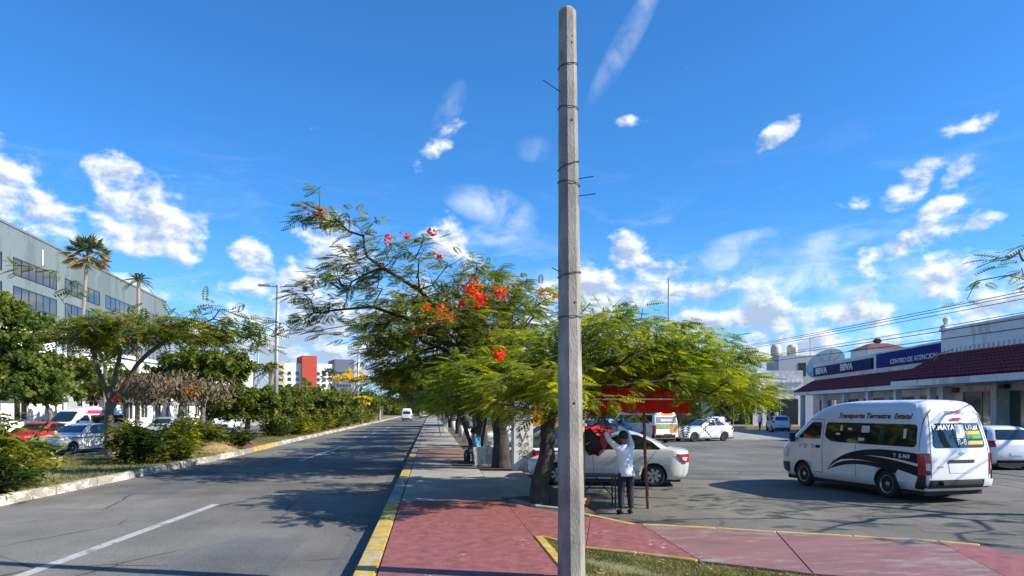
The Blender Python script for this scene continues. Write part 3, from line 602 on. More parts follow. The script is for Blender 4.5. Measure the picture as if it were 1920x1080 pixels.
# nearest flame tree, lean dark trunk beside the walkway: low bright skirt over the stall on its right
b1 = np.concatenate([umbrella((2.0,1.6,3.3), 3.0,2.8,1.4,190,1.), umbrella((3.4,2.2,2.75), 2.1,2.1,1.2,150,.9), umbrella((-.7,.9,2.5),1.8,1.8,.9,75), umbrella((-.1,-1.2,2.35),1.3,1.2,.6,45), umbrella((3.5,-.4,2.3),1.0,.8,.6,28), blob_pts([((1.8,1.2,2.6),(2.4,2.0,.7),60)])])
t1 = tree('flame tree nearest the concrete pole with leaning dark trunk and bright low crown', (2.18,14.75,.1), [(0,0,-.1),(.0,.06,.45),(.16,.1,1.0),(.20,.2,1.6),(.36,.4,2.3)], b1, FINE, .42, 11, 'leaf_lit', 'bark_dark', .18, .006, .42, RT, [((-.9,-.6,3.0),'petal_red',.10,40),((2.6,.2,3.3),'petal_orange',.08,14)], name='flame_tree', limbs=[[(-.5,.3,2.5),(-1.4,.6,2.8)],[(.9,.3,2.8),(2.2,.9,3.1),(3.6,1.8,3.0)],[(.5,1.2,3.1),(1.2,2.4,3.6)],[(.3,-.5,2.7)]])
b2 = np.concatenate([umbrella((-1.6,-.5,4.6),3.6,3.6,1.8,300,1.), umbrella((-.6,.4,5.5),3.0,3.0,1.5,170,1.), blob_pts([((-2.5,0,2.9),(1.7,2.2,.9),110),((.4,-1.2,3.0),(1.6,1.5,.9),80)]),
   np.array([(-4.2,-2.2,5.7),(-4.7,-2.6,6.0),(-5.2,-3.0,6.5),(-5.6,-3.2,6.9),(-6.0,-3.4,7.1),(-6.35,-3.5,7.3),(-6.6,-3.5,7.35),(-4.9,-2.2,5.5),(-5.6,-2.6,5.6),(-6.2,-2.9,5.7),(-6.6,-3.1,5.6),(-5.1,-1.6,5.0),(-5.9,-1.9,4.9),(-6.5,-2.1,4.75),(-7.0,-2.3,4.6),(-4.3,-3.4,6.3),(-3.6,-3.4,6.5),(-4.0,-1.2,6.0),(-5.3,-2.4,6.1),(-4.6,-1.4,4.6),(-5.0,-1.2,4.2),(-6.9,-2.8,5.2),(-5.9,-3.2,6.2),(-3.2,-2.6,6.3),(-2.4,-2.4,6.4),(-6.9,-2.6,4.5)])])
b2[-26:,0] += 1.05; _arm = b2[-26:]; b2 = np.concatenate([b2]+[_arm+rng.normal(0,1,_arm.shape)*[.34,.3,.2] for _ in range(4)])
fl2 = [((-6.35,-3.5,7.35),'petal_pink',.16,36),((-6.75,-3.5,7.45),'petal_pink',.06,10),((-4.5,-3.4,6.65),'petal_pink',.12,26),((-4.0,-3.5,6.75),'petal_pink',.10,20),((-3.3,-3.5,6.85),'petal_pink',.10,18),((-4.75,-3.2,6.0),'petal_orange',.08,12),((-3.1,-3.4,6.25),'petal_pink',.09,14),((-6.9,-2.7,5.35),'petal_pink',.08,14),
  ((-1.15,-3.6,5.3),'petal_red',.22,110),((-.95,-3.7,4.95),'petal_red',.18,70),((-.35,-3.6,5.2),'petal_red',.16,70),((-1.45,-3.7,4.85),'petal_red',.1,26),((-2.05,-3.7,4.55),'petal_red',.2,80),((-1.75,-3.8,4.5),'petal_red',.14,50),((-2.4,-3.6,4.75),'petal_red',.09,26),((-2.6,-3.4,4.1),'petal_orange',.14,40),((-.5,-3.4,4.0),'petal_orange',.14,40),((.9,-3.0,5.3),'petal_orange',.14,24),((1.3,-2.9,5.2),'petal_orange',.1,16)]
fl2 = [((c_[0]+(1.05 if k < 8 else 0),c_[1],c_[2]),*r_) for k,(c_,*r_) in enumerate(fl2)]
t2 = tree('large flame tree with red blossom and a bare arm over the road', (2.28,24.2,.12), [(0,0,-.1),(.02,0,.8),(-.06,0,1.7),(-.2,-.1,2.6),(-.35,-.2,3.2)], b2, FINE, .44, 7, 'leaf_flam', 'bark_dark', .26, .007, .48, RT, fl2, name='flame_tree', pods=90, limbs=[[(-1.2,-.7,4.2),(-2.2,-1.4,5.1),(-3.2,-2.2,5.8),(-4.1,-2.8,6.3)],[(-1.4,-.5,3.9),(-2.6,-1.2,4.6),(-4.0,-1.8,5.0)],[(.2,.6,4.4),(.6,1.4,5.4)],[(.4,-1.0,4.2),(1.0,-1.8,5.0)],[(-1.6,.8,3.8),(-2.6,1.6,4.3)]])
b3 = np.concatenate([umbrella((-.5,0,4.2),3.8,3.8,1.9,220,1.), blob_pts([((-2.0,-.5,2.9),(1.7,2.2,1.0),120)]), umbrella((.6,-2.0,2.5),1.4,1.2,.7,40)])
tree('forked flame tree with three dark stems behind the bench', (1.95,28.6,.12), [(0,0,-.1),(0,0,.5),(.02,0,.9),(0,0,1.2)], b3, FINE, .6, 7, 'leaf_dense', 'bark_dark', .24, .008, .5, RT, [((-1.5,-3,3.6),'petal_orange',.2,30)], name='flame_tree', pods=120)
ORD = ['fourth','fifth','sixth','seventh','eighth','ninth','tenth','eleventh','twelfth']
for i, (yy_, hh, rx) in enumerate([(36,3.9,3.7),(43.5,3.8,3.4),(51,4.1,3.4),(59,3.9,3.3),(68,4.2,3.4),(78,4.0,3.4),(90,4.2,3.6),(105,4.3,3.8),(124,4.3,4)]):
    b = np.concatenate([umbrella((-.3,0,hh),rx,rx,1.8,110 if i < 4 else 80,1.), blob_pts([((-1.4,0,hh-1.1),(1.5,2,.8),50 if i < 4 else 30)])])
    tree('%s flame tree from the pole in the row along the pavement' % ORD[i], (2.1+random.uniform(-.1,.1),yy_,.12), [(0,0,-.1),(random.uniform(-.1,.1),0,.9),(random.uniform(-.2,.2),.1,1.7)], b, MID if i < 3 else COARSE, .8 if i < 3 else 1.0, 6 if i < 4 else 5, 'leaf_dense', 'bark_dark' if i%2 else 'bark', .19, .012, .55, RT, None, name='flame_tree', wash=i in (1,2,4))
# tree outside the frame on the right: one twig shows, its shade falls on the lot and the back of the van
bo = np.concatenate([umbrella((0,0,4.9),4.2,4.6,1.7,85,1.), np.array([(.2,0,0)])+np.array([(-4.6,-.6,4.7),(-5.2,-.7,4.6),(-5.6,-.75,4.6),(-5.9,-.75,4.78),(-6.1,-.75,4.6),(-6.25,-.72,4.5),(-6.4,-.72,4.46),(-5.9,-.76,4.42),(-5.7,-.76,4.85),(-6.0,-.7,4.5)])])
tree('twig of a small leaved tree reaching in at the right edge of the sky', (15.4,11.8,0), [(0,0,-.1),(.05,0,1.2),(0,.1,2.4),(-.1,.1,3.2)], bo, FINE, .38, 4, 'leaf_dense', 'bark', .2, .008, .38, None, None, name='lot_tree')
# left: median trees
bA = blob_pts([((-.4,.5,3.1),(2.6,2.8,1.5),250),((.2,-1.5,4.2),(2.4,2.2,1.5),200),((-2.5,0,4.5),(2.0,2,1.5),100),((1.4,-.2,2.4),(1.5,1.6,.9),90)])
tree('dense round leaved tree filling the left edge above the shrubs', (-14.3,25.2,.15), [(0,0,-.1),(.05,0,.8),(0,.1,1.6),(.1,.1,2.2)], bA, SPR, .25, 20, 'leaf_dense', 'bark', .2, .007, .42, None, None, name='median_tree')
bB = np.concatenate([umbrella((1.6,0,5.0),3.6,3.0,.9,210,.7), umbrella((-1.4,.5,4.9),2.4,2.4,1.0,90),
   np.array([(3.4,-.5,5.9),(3.9,-.5,6.0),(4.3,-.5,5.9),(4.7,-.5,5.75),(5.1,-.5,5.6),(5.5,-.6,5.5),(5.0,-.5,5.2),(5.4,-.5,5.0),(4.4,-.5,5.4),(5.8,-.6,5.4),(6.1,-.6,5.3),(5.7,-.5,4.6),(-1.0,-.8,6.6),(-1.7,-.8,7.2),(-2.3,-.8,7.3),(-3.0,-.8,7.3)])])
tree('flame tree on the median with bare forked trunk and wide thin crown', (-12.6,30.9,.15), [(0,0,-.1),(-.06,0,.8),(-.1,0,1.5),(-.05,0,2.2)], bB, MID, .62, 6, 'leaf_flam', 'bark', .2, .0085, .5, None, [((2.1,-1,5.1),'petal_orange',.15,30),((1.0,-1.2,5.2),'petal_orange',.12,18),((.6,-1.0,2.3),'petal_red',.12,26)], name='flame_tree', pods=120, limbs=[[(-.5,0,3.4),(-.8,-.1,4.6),(-1.4,-.3,5.6),(-1.9,-.6,6.6)],[(.1,.1,3.3),(.3,.1,4.6)],[(.6,0,3.1),(1.4,-.1,4.1),(2.6,-.2,5.0),(4.0,-.4,5.5)]])
bC = umbrella((-.2,0,2.95),2.2,2.2,.5,150,.9)
tree('low spreading flame tree hung with brown seed pods', (-12.3,37.2,.15), [(0,0,-.1),(.05,0,.4),(.1,0,.9)], bC, MID, .45, 2, 'leaf_flam', 'bark', .2, .008, .4, None, [((1.2,-1.4,2.75),'petal_orange',.28,60),((.2,-1.5,3.1),'petal_orange',.14,26)], name='flame_tree', pods=3200)
MT = 'trees along the far half of the avenue'
mt = [(-14.0,47,5.9,2.7,'leaf_dense','rounded dark tree on the median just before the street lamp'),(-12.2,50.5,3.6,2.6,'leaf_far','broad median tree directly behind the tall street lamp'),(-12.0,58,4.0,2.8,'leaf_far','median tree with orange tinged crown just past the street lamp'),(-11.6,67,3.9,3.0,'leaf_far','wide flat median tree below the distant hotel'),(-11.2,76,4.0,3.0,'leaf_far','median tree with a single orange bloom below the red hotel tower'),(-11.2,86,4.0,2.8,'leaf_far','median tree to the left of the yellow blossom'),(-11,112,4.6,3.2,'leaf_far','median tree behind the yellow blossom'),(-11.5,128,4.4,3.4,'leaf_far','far median tree under the bare tree'),(-11,148,5,4,'leaf_far','distant median tree beside the far white van'),(-11,172,5,4.2,'leaf_far','last median tree before the vanishing point'),
  (-25,52,6.0,3.2,'leaf_far','tall tree on the opposite pavement by the white building'),(-24.5,62,5.2,3.2,'leaf_far','opposite pavement tree under the tall fan palm'),(-25,74,5.6,3.4,'leaf_far','opposite pavement tree behind the coconut palm'),(-25,88,5.4,3.6,'leaf_far','opposite pavement tree below the narrow white block'),(-25,104,5.4,3.6,'leaf_far','opposite pavement tree left of the hotel'),(-26,122,5.6,4,'leaf_far','opposite pavement tree in front of the hotel'),(-26,44,5.6,3.0,'leaf_dense','opposite pavement tree behind the white taxi')]
for i, (x, y_, h, r, lf, lb) in enumerate(mt):
    n = 110 if y_ < 70 else 70
    h -= .5 if x > -15 else .6
    b = np.concatenate([blob_pts([((0,0,h-1.4),(r,r,1.3),n)]), umbrella((.2,0,h-.6),r*1.1,r*1.1,.9,n//2)])
    fl = [((.5,-r*.9,h-1.4),'petal_orange',.3,40)] if i in (2,4) else None
    tree(lb, (x,y_,.15), [(0,0,-.1),(random.uniform(-.15,.15),0,.8),(random.uniform(-.2,.2),.1,1.5)], b, SPRC, .38 if y_ < 60 else .55, 14 if y_ < 100 else 10, lf, 'bark', .17, .012, .6, MT, fl, name='avenue_tree')
def blossom_tree(label, loc, h, r, n):
    b = blob_pts([((0,0,h-1.4),(r*1.15,r,1.5),n)])
    t = tree(label, loc, [(0,0,-.1),(.1,0,1.),(0,0,2.)], b, SPR, .30, 8, 'petal_yellow', 'bark', .14, .012, .5, None, None, name='yellow_blossom_tree'); 
    return t
blossom_tree('bright yellow blossoming tree in front of the grey hotel wing', (-9.9,93,.15), 6.9, 2.0, 60)
blossom_tree('small yellow blossoming tree lower to the right of the larger one', (-9.3,101,.15), 4.2, 1.2, 30)
t = thing('bare_tree', 'tall leafless grey tree far down the median', 'tree', (-8.4-.6,131,.15))
ab = blob_pts([((0,0,6.6),(2.8,2.8,3.0),170)]); P, par, wt, ntr = grow([(0,0,-.1),(.1,0,1.5),(0,0,3.2),(.1,0,4.6)], ab, .16)
trunk_mesh([(0,0,-.1),(.1,0,1.5),(0,0,3.2),(.1,0,4.6)], [.3,.22,.18,.14], 'bark_pale', t); limbs_mesh('limbs', P, par, .02*np.maximum(wt,1)**.38, ntr, 4, 'bark_pale', t)
# far wood closing the avenue, and beyond the buildings
def wood(label, x0, x1, y0, y1, n, h):
    X = rng.uniform(x0,x1,n); Y = rng.uniform(y0,y1,n); Hh = h*rng.uniform(.65,1.2,n)*(.75+.25*np.sin(X*.21+1.3))
    pts = np.concatenate([np.stack([X+rng.normal(0,2.2,n),Y+rng.normal(0,2,n),Hh*rng.random(n)**.45],1) for _ in range(6)]); m = len(pts)
    d = rng.normal(0,1,(m,3)); d[:,2] *= .5; V, F = scatter(SPRC, pts, d, rng.uniform(1.6,2.8,m))
    tag(obj('far_wood', mesh('far_wood', V, F, 'leaf_far')), label, 'wood', kind='stuff')
wood('dark wood closing the far end of the avenue', -30, 30, 235, 300, 420, 7.5)
wood('belt of treetops far beyond the left buildings', -150, -30, 170, 260, 700, 8.5)
wood('belt of treetops beyond the parking lot buildings', 10, 120, 130, 170, 450, 7)
# palms
def palm(label, loc, h, crown, kind, n=26, lean=0.):
    t = thing('palm_tree', label, 'palm', loc)
    pts = [(lean*(f**2),0,h*f) for f in np.linspace(0,1,7)]
    MB().tube(pts, [.24,.2,.17,.16,.15,.14,.15], 8).build('trunk', 'palm_trunk', t, True)
    top = np.array(pts[-1]); V = []; D = []
    for i in range(n):
        a = i*2.399; el = R(75-105*(i/n)) if kind != 'fan' else R(80-120*(i/n)); d0 = np.array([math.cos(a)*math.cos(el),math.sin(a)*math.cos(el),math.sin(el)]); sd_ = np.array([-math.sin(a),math.cos(a),0])
        L_ = crown*random.uniform(.85,1.1); dst = D if (kind == 'fan' and i > n*.6) else V
        if kind == 'fan':
            c0 = top+d0*L_*.55
            for k in range(11):
                g = (k-5)/5*1.15; dd = d0*math.cos(g)+sd_*math.sin(g); tip = c0+dd*L_*.55+np.array([0,0,-.16*L_*abs(g)-.08*L_]); q = np.cross(dd,d0+np.array([0,0,.3]))+sd_*.2; q = q/np.linalg.norm(q)*.05*crown; mid = (c0+tip)/2; dst += [c0,mid-q,tip,mid+q]
            q = sd_*.02; dst += [top-q,top+q,c0+q,c0-q]
        else:
            for k in range(16):
                f = (k+1)/16; p = top+d0*L_*f+np.array([0,0,-.55*L_*f*f]); 
                for s in (-1,1):
                    l = L_*.26*math.sin(math.pi*(.2+.75*f)); tip = p+sd_*s*l*.75+d0*l*.45+np.array([0,0,-.45*l]); mid = (p+tip)/2; q = d0*.026*crown; V += [p,mid-q,tip,mid+q]
    obj('crown', mesh('crown', np.array(V), np.arange(len(V)).reshape(-1,4), 'leaf_palm'), t)
    if D: obj('dry_skirt', mesh('dry_skirt', np.array(D), np.arange(len(D)).reshape(-1,4), 'leaf_palm_dry'), t)
palm('tall fan palm with browned skirt against the grey green building', (-28.3,63.4,0), 14.6, 1.75, 'fan', 40, .6)
palm('slender dark topped palm right of the tall fan palm', (-23.7,63,0), 12.6, 1.35, 'feather', 22, .1)
palm('coconut palm with drooping fronds behind the wide median tree', (-23.6,83,0), 9.6, 2.7, 'feather', 24, .5)
palm('far palm left of the street lamp above the treetops', (-28.5,123,0), 8.4, 2.6, 'feather', 22, .2)
palm('far palm just right of the street lamp before the tan hotel wing', (-24.5,118,0), 8.2, 3.0, 'feather', 22, -.3)
palm('small fan palm in front of the red hotel tower', (-27.3,204,0), 11.2, 2.6, 'fan', 26)
palm('young yellow green palm behind the forked median tree', (-20.6+3.5-7,58,0), 5.6, 2.4, 'feather', 20)
# shrubs on the median
LEAF = np.array([(0,0,0),(.5,-.16,.10),(1,0,-.12),(.5,.16,.10)])
def shrub(label, x, y_, r, h, n, leaf, m_='leaf_shrub', long=1., group='shrubs on the median'):
    t = thing('shrub', label, 'shrub', (x,y_,.17), random.uniform(0,6), group)
    ns = int(16*r); st = MB(); pos = []; dr = []
    for i in range(ns):
        a = random.uniform(0,6.28); q = r*random.random()**.5; tip = np.array([math.cos(a)*q, math.sin(a)*q, h*(1-.45*(q/r)**2)*random.uniform(.6,1.05)]); b0 = tip*np.array([.25,.25,0]); mid = (b0+tip)/2*np.array([.9,.9,1.1])
        st.tube([tuple(b0),tuple(mid),tuple(tip)], [.02,.014,.006], 4)
        k = n//ns
        for j in range(k):
            f = random.random()**.6; p = b0*(1-f)**2+2*mid*f*(1-f)+tip*f*f+np.random.default_rng(i*99+j).normal(0,.09*r,3); p[2] = max(p[2], .04); an = random.uniform(0,6.28); pos.append(p); dr.append([math.cos(an)+tip[0]/r*.5,math.sin(an)+tip[1]/r*.5,random.uniform(-.25,.7)])
    st.build('stems', 'bark', t)
    V, F = scatter(LEAF*np.array([long,1,1]), np.array(pos), np.array(dr,float), leaf*rng.uniform(.6,1.3,len(pos)))
    obj('leaves', mesh('leaves', V, F, m_), t)
sh = [('large leafy shrub at the left edge beside the kerb',-10.6,19.0,1.75,1.75,2600,.30,'leaf_shrub'),('low dark shrub overhanging the kerb at the left edge',-9.75,17.4,.9,.9,1100,.24,'leaf_croton'),('tall yellow tipped shrub behind the leftmost ones',-12.1,20.2,1.5,2.5,2000,.28,'leaf_shrub'),
 ('wide dark shrub on the kerb in front of the white taxi',-9.95,26.8,1.3,1.35,2200,.26,'leaf_croton'),('upright shrub behind the one in front of the taxi',-11.2,29.0,1.1,1.5,1300,.26,'leaf_shrub'),('small shrub with fronds spilling over the white kerb',-9.4,28.6,.9,.85,900,.26,'leaf_shrub'),
 ('bushy green shrub beside the dry grass mound',-10.7,34.6,1.5,1.75,2300,.26,'leaf_shrub'),('dark sprawling shrub right of the dry grass mound',-9.6,36.4,1.2,1.15,1500,.25,'leaf_croton'),('yellowish shrub behind the dry grass mound',-11.4,36.6,1.2,1.5,1200,.25,'leaf_shrub'),
 ('dark shrub at the foot of the street lamp',-10.9,53.0,1.5,1.25,1500,.26,'leaf_croton'),('shrub just past the street lamp on the kerb side',-9.9,56.5,1.5,1.4,1400,.28,'leaf_shrub'),
 ('first shrub of the hedge past the street lamp',-10.0,60.5,1.6,1.6,1300,.30,'leaf_shrub'),('second shrub of the hedge past the street lamp',-10.1,64.5,1.7,1.7,1300,.30,'leaf_croton'),('third shrub of the hedge past the street lamp',-9.9,69,1.7,1.6,1200,.32,'leaf_shrub'),('fourth shrub of the hedge past the street lamp',-10,74,1.8,1.7,1100,.34,'leaf_croton'),('fifth shrub of the hedge past the street lamp',-10,80,1.9,1.8,1000,.36,'leaf_shrub'),('sixth shrub of the hedge past the street lamp',-10,87,2,1.9,900,.4,'leaf_croton'),('seventh shrub of the hedge past the street lamp',-10,96,2.2,2.0,900,.4,'leaf_shrub'),('farthest shrub of the hedge on the median',-10,108,2.6,2.1,900,.45,'leaf_shrub')]
for i, a in enumerate(sh): shrub(*a[:5], int(a[5]*.85), a[6]*(1.0,.85,1.1)[i%3], a[7], (1.,1.7,1.35)[i%3])
# dry mound
b = MB(); n = 14
V = [(0,0,.42)]+[(math.cos(2*math.pi*j/n)*r*random.uniform(.85,1.15), math.sin(2*math.pi*j/n)*r*1.5, z) for r,z in ((.45,.32),(.85,.12),(1.1,-.02)) for j in range(n)]
F = [(0,1+j,1+(j+1)%n) for j in range(n)]+[(1+i*n+j,1+(i+1)*n+j,1+(i+1)*n+(j+1)%n,1+i*n+(j+1)%n) for i in range(2) for j in range(n)]
o = MB().add(V,F).build('dry_mound', 'dry', None, True, (-9.75,34.6,.16)); tag(o, 'low mound of dry straw coloured grass on the median', 'mound')
Pm = np.array(V)[rng.integers(0,len(V),1500)]+rng.normal(0,.15,(1500,3))*[1,1,.1]; blades('straw', Pm, .16, .008, 'dry_leaf', o)
# ------------------------------------------------------------------ vehicles  (local: x right, y forward from the rear axle, z up)
class Body:
    """stack of rounded horizontal sections: columns z, y_rear, y_front, half width, rear corner, front corner"""
    def __init__(s, tab, sub=4):
        T = np.array(tab, float); n = len(T); out = []
        for i in range(n-1):
            p0, p1, p2, p3 = T[max(i-1,0)], T[i], T[i+1], T[min(i+2,n-1)]
            for k in range(sub):
                t = k/sub; v = .5*((2*p1)+(-p0+p2)*t+(2*p0-5*p1+4*p2-p3)*t*t+(-p0+3*p1-3*p2+p3)*t**3)
                lo_, hi_ = np.minimum(p1,p2), np.maximum(p1,p2); out.append(np.clip(v, lo_, hi_))
        out.append(T[-1]); s.S = np.array(out); s.z = np.maximum.accumulate(s.S[:,0]+np.arange(len(s.S))*1e-6)
    def at(s, z): return [float(np.interp(z, s.z, s.S[:,i])) for i in range(1,6)]
    def side(s, y, z):
        yr, yf, hw, rr, rf = s.at(z); rr = min(rr,hw); rf = min(rf,hw)
        if y > yf-rf*1.3: t = min(1,(y-(yf-rf*1.3))/(rf*1.3)); return hw-rf+rf*math.sqrt(max(0,1-t*t))
        if y < yr+rr: t = min(1,(yr+rr-y)/rr); return hw-rr+rr*math.sqrt(max(0,1-t*t))
        return hw
    def rear(s, x, z):
        yr, yf, hw, rr, rf = s.at(z); a = abs(x)-(hw-rr); e = .05*(x/hw)**2
        return yr+e*rr/.2+(rr-math.sqrt(max(0,rr*rr-a*a)) if a > 0 else 0)*min(1, 1)
    def front(s, x, z):
        yr, yf, hw, rr, rf = s.at(z); a = abs(x)-(hw-rf)
        return yf-(1.3*(rf-math.sqrt(max(0,rf*rf-a*a))) if a > 0 else 0)
    def ring(s, row, K=6):
        z, yr, yf, hw, rr, rf = row; rr = min(rr,hw*.99); rf = min(rf,hw*.99); P = []
        def e(x): return .05*(x/hw)**2*rr/.2
        ysd = np.linspace(yr+rr, yf-rf*1.3, 14)
        for y in ysd: P.append((hw, y))
        for k in range(1,K): a = math.pi/2*k/K; P.append((hw-rf+rf*math.cos(a), yf-rf*1.3+rf*1.3*math.sin(a)))
        for x in np.linspace(hw-rf, -(hw-rf), 7): P.append((x, yf))
        for k in range(1,K): a = math.pi/2*k/K; P.append((-(hw-rf+rf*math.sin(a)), yf-rf*1.3+rf*1.3*math.cos(a)))
        for y in ysd[::-1]: P.append((-hw, y))
        for k in range(1,K): a = math.pi/2*k/K; x = -(hw-rr+rr*math.cos(a)); P.append((x, yr+rr-rr*math.sin(a)+e(x)))
        for x in np.linspace(-(hw-rr), hw-rr, 7): P.append((x, yr+e(x)))
        for k in range(1,K): a = math.pi/2*k/K; x = hw-rr+rr*math.sin(a); P.append((x, yr+rr-rr*math.cos(a)+e(x)))
        return [(x, y, z) for x, y in P]
    def mesh(s, arches, rw, mats):
        b = MB(); n = None
        rows = s.S
        for row in rows:
            r_ = s.ring(row); n = len(r_); b.v += r_
        k = len(rows); b.f = [(i*n+j,i*n+(j+1)%n,(i+1)*n+(j+1)%n,(i+1)*n+j) for i in range(k-1) for j in range(n)]+[tuple(range(n-1,-1,-1)), tuple((k-1)*n+j for j in range(n))]; b.i = [0]*len(b.f)
        me = mesh('body', b.v, b.f, mats[0]); o = bpy.data.objects.new('tmp', me); C.objects.link(o)
        c = MB()
        for y in arches:
            for sx in (-1,1):
                h0, h1 = (.52, 1.3) if sx > 0 else (-1.3, -.52); c.lathe([(rw,h0),(rw,h1)], 28, 'x', (0,y,rw*.86))
        co = c.build('cut', 'rubber'); md_ = o.modifiers.new('b','BOOLEAN'); md_.object = co; md_.operation = 'DIFFERENCE'; md_.solver = 'EXACT'
        dg = bpy.context.evaluated_depsgraph_get(); m2 = bpy.data.meshes.new_from_object(o.evaluated_get(dg))
        bpy.data.objects.remove(o); bpy.data.objects.remove(co)
        m2.materials.clear()
        for q in mats: m2.materials.append(MAT[q])
        idx = []
        for p in m2.polygons:
            cc = p.center; mi = 0
            for y in arches:
                if math.hypot(cc.y-y, cc.z-rw*.86) < rw*1.002 and abs(cc.x) < s.at(max(cc.z,.1))[2]-.004 : mi = 1
            idx.append(mi)
        m2.polygons.foreach_set('material_index', idx); m2.polygons.foreach_set('use_smooth', [i == 0 for i in idx]); 
        return m2
def rpoly(pts, r, k=4):
    out = []; n = len(pts)
    for i in range(n):
        p = Vector(pts[i]); a = Vector(pts[i-1]); b = Vector(pts[(i+1)%n]); da = (a-p); db = (b-p); q = min(r, da.length*.45, db.length*.45); pa = p+da.normalized()*q; pb = p+db.normalized()*q
        for j in range(k+1):
            t = j/k; out.append(tuple((pa*(1-t)**2+p*2*t*(1-t)+pb*t*t)))
    return out
def decal(B, where, poly, off, m_, name, parent, sgn=1, step=.09, faces=None):
    """thin panel lying on the body: poly in (y,z) for a side, (x,z) for an end"""
    bm = bmesh.new()
    if faces is None:
        vs = [bm.verts.new((p[0],p[1],0)) for p in poly]; f = bm.faces.new(vs); bmesh.ops.triangulate(bm, faces=[f])
    else:
        vs = [bm.verts.new((p[0],p[1],0)) for p in poly]
        for f in faces:
            try: bm.faces.new([vs[i] for i in f])
            except ValueError: pass
    xs = [p[0] for p in poly]; zs = [p[1] for p in poly]
    if step:
        for ax, lo_, hi_ in ((0,min(xs),max(xs)),(1,min(zs),max(zs))):
            v = lo_+step*.5
            while v < hi_:
                bmesh.ops.bisect_plane(bm, geom=bm.verts[:]+bm.edges[:]+bm.faces[:], plane_co=(v if ax == 0 else 0, v if ax else 0, 0), plane_no=(1,0,0) if ax == 0 else (0,1,0)); v += step
    bmesh.ops.recalc_face_normals(bm, faces=bm.faces[:])
    for v in bm.verts:
        u, z = v.co.x, v.co.y
        if where == 'side': v.co = (sgn*(B.side(u,z)+off), u, z)
        elif where == 'rear': v.co = (u, B.rear(u,z)-off, z)
        else: v.co = (u, B.front(u,z)+off, z)
    # face outwards
    dirv = {'side': Vector((sgn,0,0)), 'rear': Vector((0,-1,0)), 'front': Vector((0,1,0))}[where]
    bm.normal_update()
    for f in bm.faces:
        if f.normal.dot(dirv) < 0: f.normal_flip()
    me = bpy.data.meshes.new(name); bm.to_mesh(me); bm.free(); me.materials.append(MAT[m_]); me.polygons.foreach_set('use_smooth', [True]*len(me.polygons))
    return obj(name, me, parent)
def letters(B, where, s_, size, u, z, m_, parent, off=.008, sgn=1, bold=.004, shear=0, flip=False, sx=1., name='lettering'):
    V, F = text_geo(s_, size, bold, shear)
    return decal(B, where, [((u+(-v[0] if flip else v[0])*sx), z+v[1]) for v in V], off, m_, name, parent, sgn, None, F)
WM = {}
def wheel(parent, x, y, r, wd=.2, style='steel', rim='steel_rim'):
    key = (r, wd, style, rim)
    if key not in WM:
        a = MB(); a.lathe([(r*.62,-wd*.5),(r*.9,-wd*.5),(r*.985,-wd*.38),(r,-wd*.2),(r,wd*.2),(r*.985,wd*.38),(r*.9,wd*.5),(r*.66,wd*.46),(r*.62,wd*.3)], 28, 'x'); ty = mesh('tyre', a.v, a.f, 'tyre', None, True)
        b = MB(); b.lathe([(r*.66,wd*.2),(r*.66,wd*.44),(r*.61,wd*.44),(r*.58,wd*.26),(r*.2,wd*.30),(r*.12,wd*.42),(.001,wd*.42)], 24, 'x')
        hub = mesh('rim', b.v, b.f, 'rim_dark' if style == 'spoke' else rim, None, style != 'spoke')
        c = MB(); k = 7 if style == 'spoke' else 6
        for i in range(k):
            an = 2*math.pi*i/k
            if style == 'spoke':
                d = (math.cos(an), math.sin(an)); q = (-d[1], d[0]); P = []
                for rr, ww in ((r*.1,.03),(r*.62,.045)): P += [(wd*.43,d[0]*rr+q[0]*ww,d[1]*rr+q[1]*ww),(wd*.43,d[0]*rr-q[0]*ww,d[1]*rr-q[1]*ww)]
                P += [(p[0]-.03,p[1],p[2]) for p in P]; c.add(P, [(0,2,3,1),(4,5,7,6),(0,4,6,2),(1,3,7,5),(2,6,7,3),(0,1,5,4)])
            else: c.lathe([(r*.075,wd*.2),(r*.075,wd*.29),(r*.05,wd*.30)], 8, 'x', (0,math.cos(an)*r*.42,math.sin(an)*r*.42))
        sp = mesh('spoke', c.v, c.f, rim if style == 'spoke' else 'rim_dark')
        WM[key] = (ty, hub, sp)
    ty, hub, sp = WM[key]; e = obj('wheel', None, parent, (x,y,r)); e.empty_display_size = .1
    if x < 0: e.rotation_euler = (0,0,math.pi)
    obj('tyre', ty, e); obj('rim', hub, e); obj('hub_detail', sp, e)
def line(B, where, a, b, parent, sgn=1, wd=.008, m_='seam', off=.004, name='panel_gap'):
    d = Vector((b[0]-a[0], b[1]-a[1])).normalized(); q = Vector((-d.y, d.x))*wd
    return decal(B, where, [(a[0]-q.x,a[1]-q.y),(b[0]-q.x,b[1]-q.y),(b[0]+q.x,b[1]+q.y),(a[0]+q.x,a[1]+q.y)], off, m_, name, parent, sgn, .15)
def glass(B, where, poly, parent, sgn=1, name='window', r=.06, gm='glass', rub=.018):
    c = Vector((sum(p[0] for p in poly)/len(poly), sum(p[1] for p in poly)/len(poly))); big = [tuple(Vector(p)+(Vector(p)-c).normalized()*rub*1.3) for p in poly]
    f = decal(B, where, rpoly(big, r*1.2), .006, 'rubber', 'window_seal', parent, sgn)
    g = decal(B, where, rpoly(poly, r), .011, gm, name, f, sgn); return f
